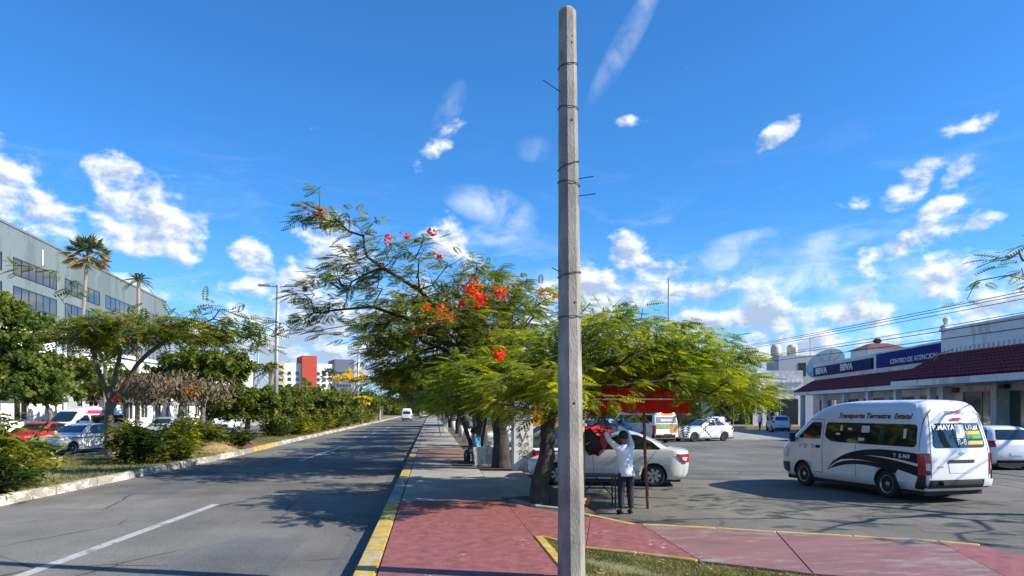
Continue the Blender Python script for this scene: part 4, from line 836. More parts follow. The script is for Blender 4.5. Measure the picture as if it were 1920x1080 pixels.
VAN = [(.26,-1.08,3.82,.84,.12,.3),(.38,-1.17,3.97,.91,.12,.34),(.55,-1.2,4.02,.925,.13,.36),(.80,-1.2,4.03,.935,.14,.38),(1.03,-1.19,3.99,.935,.14,.40),(1.17,-1.175,3.86,.93,.15,.42),(1.30,-1.155,3.62,.915,.15,.42),(1.55,-1.10,3.32,.885,.16,.42),(1.80,-1.04,3.02,.85,.17,.40),(1.98,-.99,2.74,.815,.19,.40),(2.11,-.94,2.42,.765,.20,.40),(2.20,-.86,2.05,.69,.22,.40),(2.25,-.74,1.65,.57,.24,.36),(2.275,-.5,1.2,.38,.22,.26),(2.28,-.2,.8,.1,.06,.06)]
def van(label, loc, rz, cat='van', full=True, name='passenger_van', ad=False, paint='car_white', cladding=True):
    B = Body(VAN); t = thing(name, label, cat, loc, rz)
    obj('body', B.mesh((0,2.94), .375, [paint,'rubber']), t)
    for x in (-.80,.80):
        for y in (0,2.94): wheel(t, x, y, .325, .2)
    for s in (-1,1):
        glass(B,'side',[(-.88,1.22),(-.86,1.72),(2.02,1.72),(2.05,1.36),(1.85,1.26),(1.55,1.24)],t,s,'side_window',.09)
        glass(B,'side',[(2.24,1.30),(2.24,1.71),(2.58,1.70),(3.05,1.36),(3.06,1.30)],t,s,'door_window',.05)
        if full:
            for a, b in (((2.14,.42),(2.14,1.80)),((2.14,1.80),(2.66,1.80)),((2.66,1.80),(3.25,1.32)),((2.14,.42),(2.45,.42)),((-.98,1.15),(-.98,2.08)),((.95,.40),(.95,1.2))): line(B,'side',a,b,t,s)
        decal(B,'side',[(-1.14,.62),(-1.13,1.10),(-.93,1.08),(-.95,.98),(-.97,.62)],.014,'lamp_red','tail_light',t,s)
        decal(B,'side',[(-1.14,.36),(-1.15,.62),(-.97,.62),(-.82,.30),(-1.02,.29)],.01,'black_plastic','bumper_corner',t,s)
        decal(B,'side',[(3.45,.36),(3.45,.62),(3.9,.62),(3.9,.36)],.012,'black_plastic','front_bumper_corner',t,s)
        decal(B,'side',[(3.52,.74),(3.45,1.0),(3.8,.98),(3.85,.78)],.012,'lamp_clear','headlight',t,s)
        b = MB(); b.tube([(s*.86,3.12,1.26),(s*1.0,3.2,1.28)],.02,6); b.box(min(s*.98,s*1.12),max(s*.98,s*1.12),3.14,3.24,1.18,1.42); bevel(b.build('mirror','black_plastic',t),.015)
        bevel(MB().box(min(s*.935,s*.955),max(s*.935,s*.955),2.2,2.36,1.10,1.13).build('door_handle','black_plastic',t),.006)
    glass(B,'rear',[(-.70,1.22),(-.62,1.74),(.62,1.74),(.70,1.22)],t,1,'rear_window',.09)
    glass(B,'front',[(-.72,1.34),(-.62,1.93),(.62,1.93),(.72,1.34)],t,1,'windscreen',.1)
    decal(B,'rear',[(-.86,.33),(-.86,.52),(.86,.52),(.86,.33)],.05,'black_plastic','rear_bumper',t)
    bevel(MB().box(-.62,.50,-1.32,-1.19,.40,.50).build('bumper_step','black_plastic',t),.02)
    decal(B,'rear',[(.58,.36),(.58,.52),(.84,.52),(.84,.36)],.075,'car_white','bumper_patch',t)
    decal(B,'rear',rpoly([(-.36,.88),(-.36,.95),(.36,.95),(.36,.88)],.02),.014,'black_plastic','plate_garnish',t)
    decal(B,'rear',rpoly([(-.31,.66),(-.35,.87),(.35,.87),(.31,.66)],.02),.007,'car_white','plate_recess',t)
    for s in (-1,1):
        decal(B,'rear',[(s*.93,.62),(s*.93,1.10),(s*.82,1.10),(s*.80,.62)],.012,'lamp_red','tail_light',t)
        if full:
            decal(B,'rear',[(s*.90,.72),(s*.90,.88),(s*.83,.88),(s*.825,.72)],.018,'lamp_clear','reverse_lamp',t); line(B,'rear',(s*.79,.55),(s*.79,1.2),t); line(B,'rear',(s*.79,1.2),(s*.68,1.95),t)
    decal(B,'rear',rpoly([(-.16,1.82),(-.12,1.87),(.12,1.87),(.16,1.82)],.01),.03,'lamp_red','brake_light',t)
    MB().box(-.80,.80,-1.0,3.7,.16,.30).build('underbody','rubber',t)
    return t, B
def van_graphics(t, B):
    s = -1
    def swoosh(top, bot, m_='navy', off=.007):
        n = 26; A = [top(i/n) for i in range(n+1)]; Z = [bot(i/n) for i in range(n+1)]; decal(B,'side',A+Z[::-1],off,m_,'side_stripe',t,s,.12)
    def arc(y0,z0,y1,z1,y2,z2): return lambda f: (y0*(1-f)**2+2*y1*f*(1-f)+y2*f*f, z0*(1-f)**2+2*z1*f*(1-f)+z2*f*f)
    swoosh(arc(1.98,.50,1.35,1.30,-.96,1.08), arc(1.98,.50,1.25,1.18,-.96,.86))
    swoosh(arc(1.80,.72,1.0,1.14,-.96,.80), arc(1.80,.72,.95,1.02,-.96,.58))
    swoosh(arc(1.62,.70,.95,.95,-.40,.70), arc(1.98,.50,.95,.90,-.30,.60))
    letters(B,'side','Transporte Terrestre  Estatal',.165,.48,1.895,'gold_text',t,.008,s,.006,.25,True,1.18)
    letters(B,'side','T  E-969',.125,-.50,1.0,'white_flat',t,.012,s,.003,0,True,1.1)
    for y0, m_, r_ in ((3.02,'seam',.045),(2.80,'lamp_red',.062),(2.50,'seam',.058)):
        decal(B,'side',[(y0+r_*math.cos(a*.5236),1.09+r_*math.sin(a*.5236)) for a in range(12)],.006,m_,'round_emblem',t,s,None)
        decal(B,'side',[(y0+r_*.6*math.cos(a*.7854),1.09+r_*.62*math.sin(a*.7854)) for a in range(8)],.008,'white_flat','emblem_centre',t,s,None)
    decal(B,'side',rpoly([(2.22,1.05),(2.22,1.13),(2.40,1.13),(2.40,1.05)],.015),.006,'navy','unit_badge',t,s)
    for (ya, yb, za, zb, m_) in ((.52,.78,1.50,1.66,'paper'),(1.5,1.66,1.42,1.46,'white_flat'),(.66,.86,1.30,1.37,'paper'),(1.42,1.52,1.52,1.66,'yellow_flat'),(-.60,-.52,1.40,1.62,'paper'),(.05,.22,1.33,1.62,'glass_green'),(1.1,1.25,1.55,1.60,'paper'),(-.78,-.72,1.36,1.60,'glass_green')):
        decal(B,'side',rpoly([(ya,za),(ya,zb),(yb,zb),(yb,za)],.02),.014,m_,'window_sticker',t,s)
    letters(B,'rear','P.MAYA',.16,-.37,1.655,'white_flat',t,.016,1,.003,0,False,1.05)
    letters(B,'rear','URBI',.16,.40,1.655,'white_flat',t,.016,1,.003,0,False,1.05)
    letters(B,'rear','TURISMO',.115,.02,1.985,'lamp_red',t,.02,1,.001,0,False,1.15)
    for (xa,xb,za,zb,m_) in ((-.06,.18,1.42,1.72,'paper'),(.20,.62,1.50,1.58,'yellow_flat'),(.22,.64,1.41,1.49,'green_flat'),(.22,.66,1.28,1.36,'yellow_flat')): decal(B,'rear',[(xa,za),(xa,zb),(xb,zb),(xb,za)],.0145,m_,'window_sticker',t)
    letters(B,'rear','R-8',.18,.06,1.335,'white_flat',t,.017,1,.002,0,False,1.)
    decal(B,'rear',[(.045*math.cos(a*.5236),1.09+.04*math.sin(a*.5236)) for a in range(12)],.012,'chrome','emblem',t,1,None)
    decal(B,'rear',[(-.09,1.085),(.09,1.085),(.09,1.098),(-.09,1.098)],.015,'chrome','emblem_bar',t,1,None)
    letters(B,'rear','URVAN',.05,-.56,.80,'chrome',t,.01,1,.001)
t, B = van('white passenger van with navy side stripes and gold lettering crossing the lot', (11.36,16.23,0), R(9.7)); van_graphics(t, B)
van('white van seen from behind far along the avenue', (-4.4,137.2,0), 0, full=False)
t, B = van('white and grey van with a printed advert across its back', (13.9,44.9,0), R(20), full=False, paint='car_white')
decal(B,'rear',[(-.84,.58),(-.80,1.15),(-.66,2.0),(.66,2.0),(.80,1.15),(.84,.58)],.013,'white_flat','advert',t)
decal(B,'rear',[(-.78,1.22),(-.72,1.62),(.72,1.62),(.78,1.22)],.018,'hotel_grey','advert_band',t); decal(B,'rear',[(-.80,.86),(-.80,1.18),(.80,1.18),(.80,.86)],.018,'leaf_print','advert_band',t)
letters(B,'rear','MEXICANO',.17,0,1.40,'white_flat',t,.022,1,.004); decal(B,'rear',rpoly([(.2,.62),(.15,.9),(.78,.98),(.82,.62)],.1),.021,'terracotta','advert_picture',t); decal(B,'rear',rpoly([(-.4,1.68),(-.3,1.95),(.5,1.92),(.6,1.68)],.08),.021,'orange_flat','advert_picture',t)
decal(B,'rear',[(-.3,.40),(-.3,.56),(.3,.56),(.3,.40)],.08,'black_plastic','plate',t)

SEDAN = [(.19,-.76,3.2,.74,.2,.35),(.27,-.88,3.36,.80,.22,.4),(.42,-.93,3.42,.835,.24,.45),(.58,-.95,3.43,.845,.25,.48),(.70,-.955,3.36,.85,.26,.5),(.78,-.95,3.05,.85,.26,.52),(.84,-.95,2.66,.845,.26,.48),(.90,-.94,2.28,.835,.26,.42),(.955,-.90,2.02,.82,.27,.36),(.995,-.74,1.93,.80,.28,.32),(1.03,-.46,1.86,.775,.26,.30),(1.12,-.26,1.70,.74,.22,.26),(1.24,.00,1.45,.695,.2,.24),(1.34,.22,1.22,.65,.2,.22),(1.41,.42,1.02,.585,.2,.2),(1.45,.56,.86,.48,.2,.2),(1.465,.64,.78,.3,.12,.12),(1.47,.68,.74,.08,.03,.03)]
HATCH = [(.19,-.52,3.05,.74,.18,.35),(.30,-.62,3.22,.80,.2,.4),(.48,-.66,3.28,.83,.2,.44),(.64,-.655,3.24,.84,.2,.46),(.76,-.64,3.0,.84,.2,.46),(.86,-.62,2.62,.835,.2,.42),(.94,-.58,2.26,.82,.2,.38),(1.0,-.54,2.02,.805,.2,.32),(1.12,-.47,1.78,.765,.2,.28),(1.26,-.38,1.48,.71,.2,.26),(1.37,-.27,1.22,.65,.2,.22),(1.44,-.12,.98,.57,.2,.2),(1.48,.1,.75,.42,.16,.16),(1.49,.25,.6,.1,.04,.04)]
BOXY = [(.20,-.82,3.0,.72,.12,.22),(.30,-.95,3.2,.79,.13,.24),(.50,-.99,3.26,.81,.13,.25),(.66,-.99,3.25,.815,.13,.25),(.74,-.98,3.16,.815,.13,.25),(.80,-.97,2.7,.81,.14,.22),(.86,-.96,2.25,.805,.14,.2),(.90,-.92,1.95,.795,.14,.2),(.93,-.66,1.86,.78,.14,.18),(.97,-.46,1.80,.76,.14,.18),(1.10,-.28,1.58,.72,.13,.17),(1.24,-.06,1.33,.67,.13,.17),(1.33,.12,1.14,.62,.13,.16),(1.38,.26,.98,.54,.14,.15),(1.395,.38,.84,.38,.12,.12),(1.40,.48,.7,.08,.03,.03)]
CAR = dict(sedan=dict(T=SEDAN, wb=2.55, rw=.30, win=[[(-.18,1.00),(.08,1.20),(.42,1.36),(.66,1.385),(.66,1.0)],[(.72,1.0),(.72,1.385),(1.05,1.33),(1.62,.985)]], rear=[(-.60,1.05),(-.48,1.33),(.48,1.33),(.60,1.05)], front=[(-.64,1.02),(-.52,1.36),(.52,1.36),(.64,1.02)], gap=(.69,.30), tl=[(-.88,.66),(-.92,.87),(-.56,.88),(-.60,.80),(-.80,.66)], rtl=(.62,.80,.66,.88)),
   hatch=dict(T=HATCH, wb=2.45, rw=.29, win=[[(-.30,1.04),(-.1,1.34),(.60,1.375),(.60,1.0)],[(.66,1.0),(.66,1.375),(1.02,1.31),(1.62,.99)]], rear=[(-.60,1.03),(-.50,1.36),(.50,1.36),(.60,1.03)], front=[(-.64,1.02),(-.52,1.36),(.52,1.36),(.64,1.02)], gap=(.63,.30), tl=[(-.54,.78),(-.54,1.0),(-.30,1.0),(-.34,.80)], rtl=(.68,.82,.78,1.0)),
   boxy=dict(T=BOXY, wb=2.4, rw=.29, win=[[(-.30,.95),(-.02,1.24),(.16,1.32),(.62,1.33),(.62,.93)],[(.68,.93),(.68,1.33),(.98,1.30),(1.58,.92)]], rear=[(-.58,.99),(-.48,1.28),(.48,1.28),(.58,.99)], front=[(-.66,.98),(-.55,1.29),(.55,1.29),(.66,.98)], gap=(.65,.30), tl=[(-.93,.60),(-.93,.78),(-.78,.78),(-.78,.60)], rtl=(.56,.76,.60,.78)))
def car(kind, label, loc, rz, paint='car_white', style='steel', rim='steel_rim', name='parked_car', group=None, cat='car', parts=True):
    D = CAR[kind]; B = Body(D['T']); t = thing(name, label, cat, loc, rz, group); rw = D['rw']
    obj('body', B.mesh((0,D['wb']), rw*1.14, [paint,'rubber']), t)
    for x in (-.73,.73):
        for y in (0,D['wb']): wheel(t, x, y, rw, .19, style, rim)
    for s in (-1,1):
        for p in D['win']: glass(B,'side',p,t,s,'side_window',.05,rub=.014)
        decal(B,'side',D['tl'],.012,'lamp_red','tail_light',t,s)
        if kind == 'sedan': decal(B,'side',[(-.84,.70),(-.87,.80),(-.72,.80),(-.74,.72)],.016,'lamp_clear','reverse_lamp',t,s)
        yf = B.at(.66)[1]; decal(B,'side',[(yf-.62,.70),(yf-.55,.60),(yf-.18,.56),(yf-.2,.68)],.012,'lamp_clear','headlight',t,s)
        if parts:
            g = D['gap'][0]
            for a, b in (((g,.32),(g,1.0)),((1.58,.34),(1.62,.96)),((.34,.42),(g,.32)),((g,.32),(1.58,.34)),((.34,.42),(-.05,.95))): line(B,'side',a,b,t,s,.006)
            for yh in (g-.52,g+.12): bevel(MB().box(min(s*.845,s*.868),max(s*.845,s*.868),yh,yh+.17,.80,.825).build('door_handle',paint,t),.006)
        bevel(MB().box(min(s*.83,s*.98),max(s*.83,s*.98),1.50,1.60,.93,1.05).build('mirror',paint,t),.03)
    glass(B,'rear',D['rear'],t,1,'rear_window',.05,rub=.014); glass(B,'front',D['front'],t,1,'windscreen',.05,rub=.014)
    a = D['rtl']
    for s in (-1,1): decal(B,'rear',[(s*a[0],a[2]),(s*a[1],a[2]),(s*(a[1]+.02),a[3]),(s*a[0],a[3])],.012,'lamp_red','tail_light',t)
    decal(B,'rear',[(-.22,.50),(-.22,.62),(.22,.62),(.22,.50)],.012,'paper','number_plate',t); decal(B,'rear',[(-.62,.24),(-.66,.34),(.66,.34),(.62,.24)],.012,'black_plastic','lower_bumper',t)
    decal(B,'front',[(-.4,.34),(-.42,.52),(.42,.52),(.4,.34)],.012,'black_plastic','grille',t)
    MB().box(-.66,.66,-.7,D['wb']+.5,.13,.22).build('underbody','rubber',t)
    return t, B
def hdg(dx, dy): return math.atan2(-dx, dy)
# near white sedan, facing left behind the stall
car('sedan', 'silvery white sedan parked side on behind the street stall', (6.08,19.85,0), R(90-15), 'car_pearl', 'spoke', 'steel_rim')
t, B = car('boxy', 'white taxi with a green stripe coming along the far carriageway', (-16.4,38.4,0), R(180-16), 'car_white', name='taxi', cat='taxi')
for s in (-1,1): decal(B,'side',[(-.97,.74),(-.97,.80),(2.9,.78),(3.05,.72)],.008,'green_stripe','stripe',t,s,.3)
bevel(MB().box(-.3,.3,.55,.75,1.39,1.50).build('roof_sign','white_flat',t),.02)
car('hatch', 'white hatchback parked by the shop windows at the right edge', (19.75,23.6,0), R(-7), 'car_white')
car('hatch', 'white car parked before the shop porch left of the van roof', (33.0,67.0,0), R(-14), 'car_white', parts=False)
car('sedan', 'white sports sedan with dark wheels right of the advert van', (18.7,47.2,0), R(112), 'car_white', 'spoke', 'rim_dark', parts=False)
car('hatch', 'white hatchback with its rear to us behind the sports sedan', (23.0,58,0), R(-30), 'car_white', parts=False)
car('hatch', 'pale blue hatchback parked left of the advert van', (10.0,47.0,0), R(40), 'car_silver', parts=False)
car('sedan', 'bluish sedan squeezed beside the advert van', (11.9,46.3,0), R(35), 'car_blue', parts=False)
car('hatch', 'white car partly hidden right behind the concrete pole', (10.2,53,0), R(75), 'car_white', parts=False)
car('sedan', 'silver car parked behind the bench under the trees', (5.6,33,0), R(100), 'car_silver', parts=False)
car('hatch', 'white car parked in the shade past the bench', (5.4,38.5,0), R(95), 'car_white', parts=False)
car('sedan', 'dark car in the shade left of the patterned pillar', (5.6,27.6,0), R(97), 'car_dark', parts=False)
car('hatch', 'tiny white car at the very end of the avenue', (-2.2,190,0), 0, 'car_white', parts=False)
car('sedan', 'white sedan far down the avenue by the trees', (-1.9,215,0), 0, 'car_white', parts=False)
t, B = van('white minibus with a red front panel behind the taxi', (-20.8,49.5,0), R(165), full=False)
for s in (-1,1): decal(B,'side',[(.4,1.80),(.4,2.02),(2.2,2.02),(2.4,1.80)],.012,'car_red','red_panel',t,s)
car('boxy', 'dark red car between the taxi and the minibus', (-20.4,42.5,0), R(172), 'car_red', parts=False)
for i, (x, y_, pn, lb) in enumerate([(-20.5,66,'car_white','white car across the avenue behind the street lamp'),(-20.2,60,'car_silver','silver car across the avenue left of the street lamp'),(-20.6,80,'car_white','distant white car on the far carriageway under the trees')]): car('hatch' if i%2 else 'sedan', lb, (x,y_,0), R(180), pn, parts=False, group='cars across the avenue')
# ------------------------------------------------------------------ buildings
def windows(t, wall_x, rows, cols, m_frame='white_flat', gm='glass', face=-1, depth=.12, mull=0, frame=.06):
    """recessed windows on a facade plane x = wall_x (local), each with frame and panes"""
    for z0, z1 in rows:
        for y0, y1 in cols:
            x0 = wall_x+face*.05
            f = MB(); f.box(min(x0,wall_x+.02*-face),max(x0,wall_x+.02*-face),y0-frame,y0,z0-frame,z1+frame); f.box(min(x0,wall_x+.02*-face),max(x0,wall_x+.02*-face),y1,y1+frame,z0-frame,z1+frame)
            f.box(min(x0,wall_x+.02*-face),max(x0,wall_x+.02*-face),y0,y1,z1,z1+frame); f.box(min(x0,wall_x+.02*-face),max(x0,wall_x+.02*-face),y0,y1,z0-frame,z0)
            for k in range(1,mull+1):
                ym = y0+(y1-y0)*k/(mull+1); f.box(min(x0,wall_x+.02*-face),max(x0,wall_x+.02*-face),ym-frame*.4,ym+frame*.4,z0,z1)
            o = f.build('window', m_frame, t)
            for k in range(mull+1):
                ya = y0+(y1-y0)*k/(mull+1)+.02; yb = y0+(y1-y0)*(k+1)/(mull+1)-.02
                MB().box(min(wall_x+face*.012,wall_x-face*.01),max(wall_x+face*.012,wall_x-face*.01),ya,yb,z0,z1).build('pane', gm, o)
def tile_roof(t, x0, z0, x1, z1, ya, yb, m_='tile', pitch=.34, name='roof'):
    """barrel tile slope from eave (x0,z0) to top (x1,z1), running along y, hipped ends none"""
    b = MB(); d = Vector((x1-x0, 0, z1-z0)); L_ = d.length; d.normalize(); nrm = Vector((-d.z,0,d.x)); 
    if nrm.z < 0: nrm = -nrm
    b.add([(x0,ya,z0-.05),(x0,yb,z0-.05),(x1,yb,z1-.05),(x1,ya,z1-.05)],[(0,1,2,3)]); base = b.build(name, m_, t)
    c = MB(); n = max(1,int((yb-ya)/pitch)); pr = [(0,.0),(.07,.05),(.15,.07),(.23,.05),(.30,0)]; rows_ = max(2,int(L_/.45))
    for i in range(n):
        y = ya+i*pitch
        for r_ in range(rows_):
            a0 = L_*r_/rows_-.03; a1 = L_*(r_+1)/rows_; V = []
            for a, li in ((a0,.035),(a1,0.)):
                for py, pz in pr: q = Vector((x0,y+py,z0))+d*a+nrm*(pz+li); V.append(tuple(q))
            c.add(V, [(k,k+1,k+6,k+5) for k in range(4)])
    o = c.build('roof_tiles', m_, base, True); o['kind'] = 'stuff'
    return base
def merlons(t, x, ya, yb, z0, z1, step=.5, wd=.28, m_='whitewall', along='y'):
    b = MB(); v = ya
    while v < yb-wd:
        if along == 'y': b.box(x-.06,x+.06,v,v+wd,z0,z1)
        else: b.box(v,v+wd,x-.06,x+.06,z0,z1)
        v += step
    b.build('dentil_row', m_, t)['kind'] = 'stuff'
def flat_letters(t, s_, size, x, y, z, m_, bold=.01, sx=1., depth=.05, name='lettering'):
    V, F = text_geo(s_, size, bold); n = len(V)      # facade faces -x: text runs towards -y
    b = MB(); b.add([(x,y-v[0]*sx,z+v[1]) for v in V]+[(x+depth,y-v[0]*sx,z+v[1]) for v in V], [f[::-1] for f in F]+[tuple(n+k for k in f) for f in F])
    return b.build(name, m_, t)
# bank building with red tiled eaves and blue signs
t = thing('bank_building', 'white bank building with blue signs above a red tiled eave', 'building', (30.6,40.9,0), R(-10.9)); L_ = 31.2
box('wall','whitewall',t,2.0,14,-2,L_,0,4.9); box('parapet','whitewall',t,2.06,13.9,-2,L_-.3,4.9,6.45); box('parapet_cap','whitewall',t,1.96,2.4,-2,L_-.2,6.45,6.6)
tile_roof(t,0,3.8,2.05,4.95,-2,L_-.2); box('fascia','whitewall',t,.02,.2,-2,L_-.2,3.45,3.78,.02); box('soffit','whitewall',t,.21,1.98,-2,L_-.25,3.48,3.6); merlons(t,2.0,-2,L_-.4,4.98,5.2,.42,.22)
box('sign_panel','blue_sign_dark',t,1.86,2.04,16.2,L_-.5,5.35,6.25,.02); box('sign_panel','blue_sign',t,1.84,2.04,2,15.2,5.35,6.45,.02)
flat_letters(t,'BBVA',.88,1.80,L_-3.0,5.80,'white_flat',.004,1.55); flat_letters(t,'BBVA',.88,1.80,21.6,5.80,'white_flat',.004,1.4); flat_letters(t,'CENTRO DE ATENCION',.5,1.79,8.8,5.66,'white_flat',.0,1.35)
windows(t,2.0,[(.5,2.95)],[(-1,3),(4,8),(9,13),(14,18),(19.2,23),(24.4,29)],'grey_wall','glass',-1,mull=2)
for yb in (3.5,8.5,13.5,18.6,23.7,30.2): box('pillar','whitewall',t,.55,.95,yb,yb+.4,0,3.48)
# near shop with glazed front
t = thing('corner_shop', 'white shop with dark glazed front under a deep red tiled eave at the right edge', 'building', (27.8,28.0,0), R(-6.2)); L_ = 17.2
box('wall','whitewall',t,3.2,14,-8,L_,0,5.7); box('parapet','whitewall',t,3.26,13.9,-8,L_-.1,5.7,7.1); box('parapet_cap','whitewall',t,3.16,3.6,-8,L_,7.1,7.24)
tile_roof(t,0,3.92,3.25,5.62,-8,L_); box('fascia','whitewall',t,.02,.25,-8,L_,3.5,3.88,.02); box('soffit','whitewall',t,.26,3.18,-8,L_-.05,3.55,3.66); merlons(t,3.2,-8,L_-.2,5.66,5.95,.44,.24)
o = box('finial','whitewall',t,3.2,3.75,L_-.6,L_-.05,7.24,7.5,.05); MB().lathe([(.01,.55),(.2,.45),(.24,.3),(.15,.12),(.2,0)],10,'z',(3.48,L_-.33,7.5)).build('finial_ball','whitewall',o,True)
windows(t,3.2,[(.35,3.1)],[(-7,-3),(-2.5,1.5),(2,6),(6.6,10.4),(11.0,14.6)],'grey_wall','glass_green',-1,mull=1)
for yb in (1.5,6.1,10.5,15.6): box('pillar','whitewall',t,2.5,3.18,yb,yb+.5,0,3.54)
box('floodlight','black_plastic',t,2.2,2.6,9.4,9.9,3.2,3.45,.03); box('alarm_box','lamp_red',t,2.9,3.19,15.0,15.35,3.1,3.4,.02)
MB().tube([(.2,12,3.6),(-.1,12,4.3),(-.1,12.05,4.9),(.3,12.3,5.3),(1.6,13,5.6)],.02,5).build('cable','wire',t)
# wing closing the back of the lot
t = thing('arcade_wing', 'white arcade wing with small red tiled roof at the back of the lot', 'building', (38.2,75.2,0), R(-10+90)); # local y runs to the left along its front, local -x faces us
def wing(t):
    box('wall','whitewall',t,2.5,12,-2,34,0,4.2); box('parapet','whitewall',t,2.4,12,-2,34.1,4.2,6.35); box('upper_block','whitewall',t,1.2,2.38,3.2,8.4,3.9,6.4); box('parapet_cap','whitewall',t,1.1,12,3.1,8.5,6.4,6.52)
    merlons(t,2.34,-2,3.1,5.0,5.2,.5,.26); merlons(t,1.14,3.2,8.4,5.0,5.2,.5,.26); merlons(t,1.14,3.2,8.4,5.45,5.6,.5,.26)
    tile_roof(t,-.1,3.9,2.4,4.95,8.9,34); box('fascia','whitewall',t,-.08,.12,8.9,34,3.55,3.86,.02); box('soffit','whitewall',t,.13,2.4,8.9,34,3.6,3.7)
    b = MB(); b.add([(-1.6,2.6,3.55),(-1.6,8.4,3.55),(1.18,8.4,5.0),(1.18,2.6,5.0),(-1.6,2.6,3.4),(-1.6,8.4,3.4),(1.18,8.4,4.85),(1.18,2.6,4.85)],[(0,1,2,3),(7,6,5,4),(0,4,5,1),(1,5,6,2),(3,7,4,0)]); b.build('porch_canopy','whitewall',t)
    windows(t,2.5,[(.4,3.2)],[(-1.5,2.3),(3.4,7.6),(9,12),(13,16.5),(17.5,21),(22,25.5),(26.5,30)],'grey_wall','glass',-1,mull=1)
    for yb in (2.6,8.2,12.4,17,21.5,26,30.5): box('pillar','whitewall',t,-.05,.3,yb,yb+.4,.3,3.58)
    box('terrace_step','grey_walk',t,-1.8,2.6,-2,34,0,.3); box('step_edge','yellow_kerb',t,-1.84,-1.72,-2,34,.0,.31)
wing(t)
# rooftop things
t = thing('satellite_dish', 'big pale mesh satellite dish on the roof behind the bank', 'satellite dish', (40.2,71.6,5.6), R(-60))
b = MB(); n, k = 28, 6; V = [(0,0,0)]
for i in range(1,k+1):
    for j in range(n): a = 2*math.pi*j/n; r = 2.0*i/k; V.append((r*math.cos(a), r*math.sin(a), .42*(i/k)**2))
F = [(0,1+j,1+(j+1)%n) for j in range(n)]+[(1+i*n+j,1+(i+1)*n+j,1+(i+1)*n+(j+1)%n,1+i*n+(j+1)%n) for i in range(k-1) for j in range(n)]
o = MB().add(V,F).build('reflector','mesh_dish',t,True); o.rotation_euler = (R(52),0,0); o.location = (0,0,.9)
for j in range(8):
    a = 2*math.pi*j/8; q = MB().tube([(0,0,-.03),(2.0*math.cos(a),2.0*math.sin(a),.39)],.03,4).build('rib','galv',t); q.rotation_euler = (R(52),0,0); q.location = (0,0,.9)
MB().tube([(0,0,-.1),(0,.1,1.0)],.1,8).build('mount','galv',t)
t = thing('roof_house', 'white house with terracotta roof rising behind the bank', 'building', (64.6,103.6,0), R(-8))
box('wall','whitewall',t,0,5.2,0,6,0,11.2)
b = MB(); b.add([(-.4,-.5,11.2),(5.6,-.5,11.2),(5.6,6.5,11.2),(-.4,6.5,11.2),(1.6,2,12.1),(3.8,2,12.1),(3.8,4,12.1),(1.6,4,12.1)],[(0,1,5,4),(1,2,6,5),(2,3,7,6),(3,0,4,7),(4,5,6,7),(3,2,1,0)]); b.build('roof','tile_orange',t)
for x in (.6,3.0):
    f = MB().box(x-.1,x+1.3,-.06,.0,8.8,10.5).build('window','white_flat',t); MB().box(x,x+1.2,-.085,-.062,8.9,10.4).build('pane','glass',f)
box('water_tank','black_plastic',t,2.2,3.2,2.4,3.4,12.1,12.9,.2)
t = thing('roof_terrace', 'cream terrace building with planted balcony behind the corner shop', 'building', (73.2,102.6,0), R(-8))
box('wall','cream',t,0,13,0,8,0,9.4); box('balcony_wall','cream',t,-.3,13,-1.2,0,7.6,8.3)
for k in range(9): box('post','grey_wall',t,.2+k*1.5,.35+k*1.5,-1.1,-.95,8.3,10.2)
box('pergola','grey_wall',t,-.2,13,-1.3,0,10.2,10.4); V, F = scatter(SPRC, rng.uniform((0,-1,8.2),(13,-.3,9.9),(140,3)), rng.normal(0,1,(140,3)), rng.uniform(.6,1.1,140)); obj('planting', mesh('planting',V,F,'leaf_far'), t)
t = thing('service_building', 'grey service building with two cream water tanks behind the arcade', 'building', (47,96,0), R(-10))
box('wall','grey_wall',t,0,6.5,0,6,0,9.4); box('door','black_plastic',t,2.6,3.6,-.05,0,6.6,8.4)
for x in (-1.6,.6): MB().lathe([(.6,0),(.72,.2),(.72,1.3),(.5,1.6),(.1,1.7)],14,'z',(x+1.8,2,9.4)).build('water_tank','cream',t,True)
MB().tube([(4.5,1,9.4),(4.5,1,12)],.06,6).build('antenna','galv',t); MB().tube([(3.5,1,11.6),(5.5,1,11.6)],.04,5).build('antenna_bar','galv',t)
t = thing('mast', 'thin red and white antenna mast above the treetop', 'mast', (38.3,116.5,0)); MB().tube([(0,0,0),(0,0,23.4)],[.22,.12],6).build('mast_pole','galv',t); MB().tube([(-.5,0,22.6),(.4,0,23.2)],.05,4).build('antenna_bar','galv',t)
for i, x in enumerate((36.0,37.3)): tag(MB().lathe([(.36,0),(.36,14.6),(.42,14.6),(.42,15.0),(.2,15.05)],12,'z').build('flue','black_plastic',None,True,(x,106.6,0)), ['left of the two dark flues above the bright tree','right of the two dark flues above the bright tree'][i], 'chimney', 'dark flues')
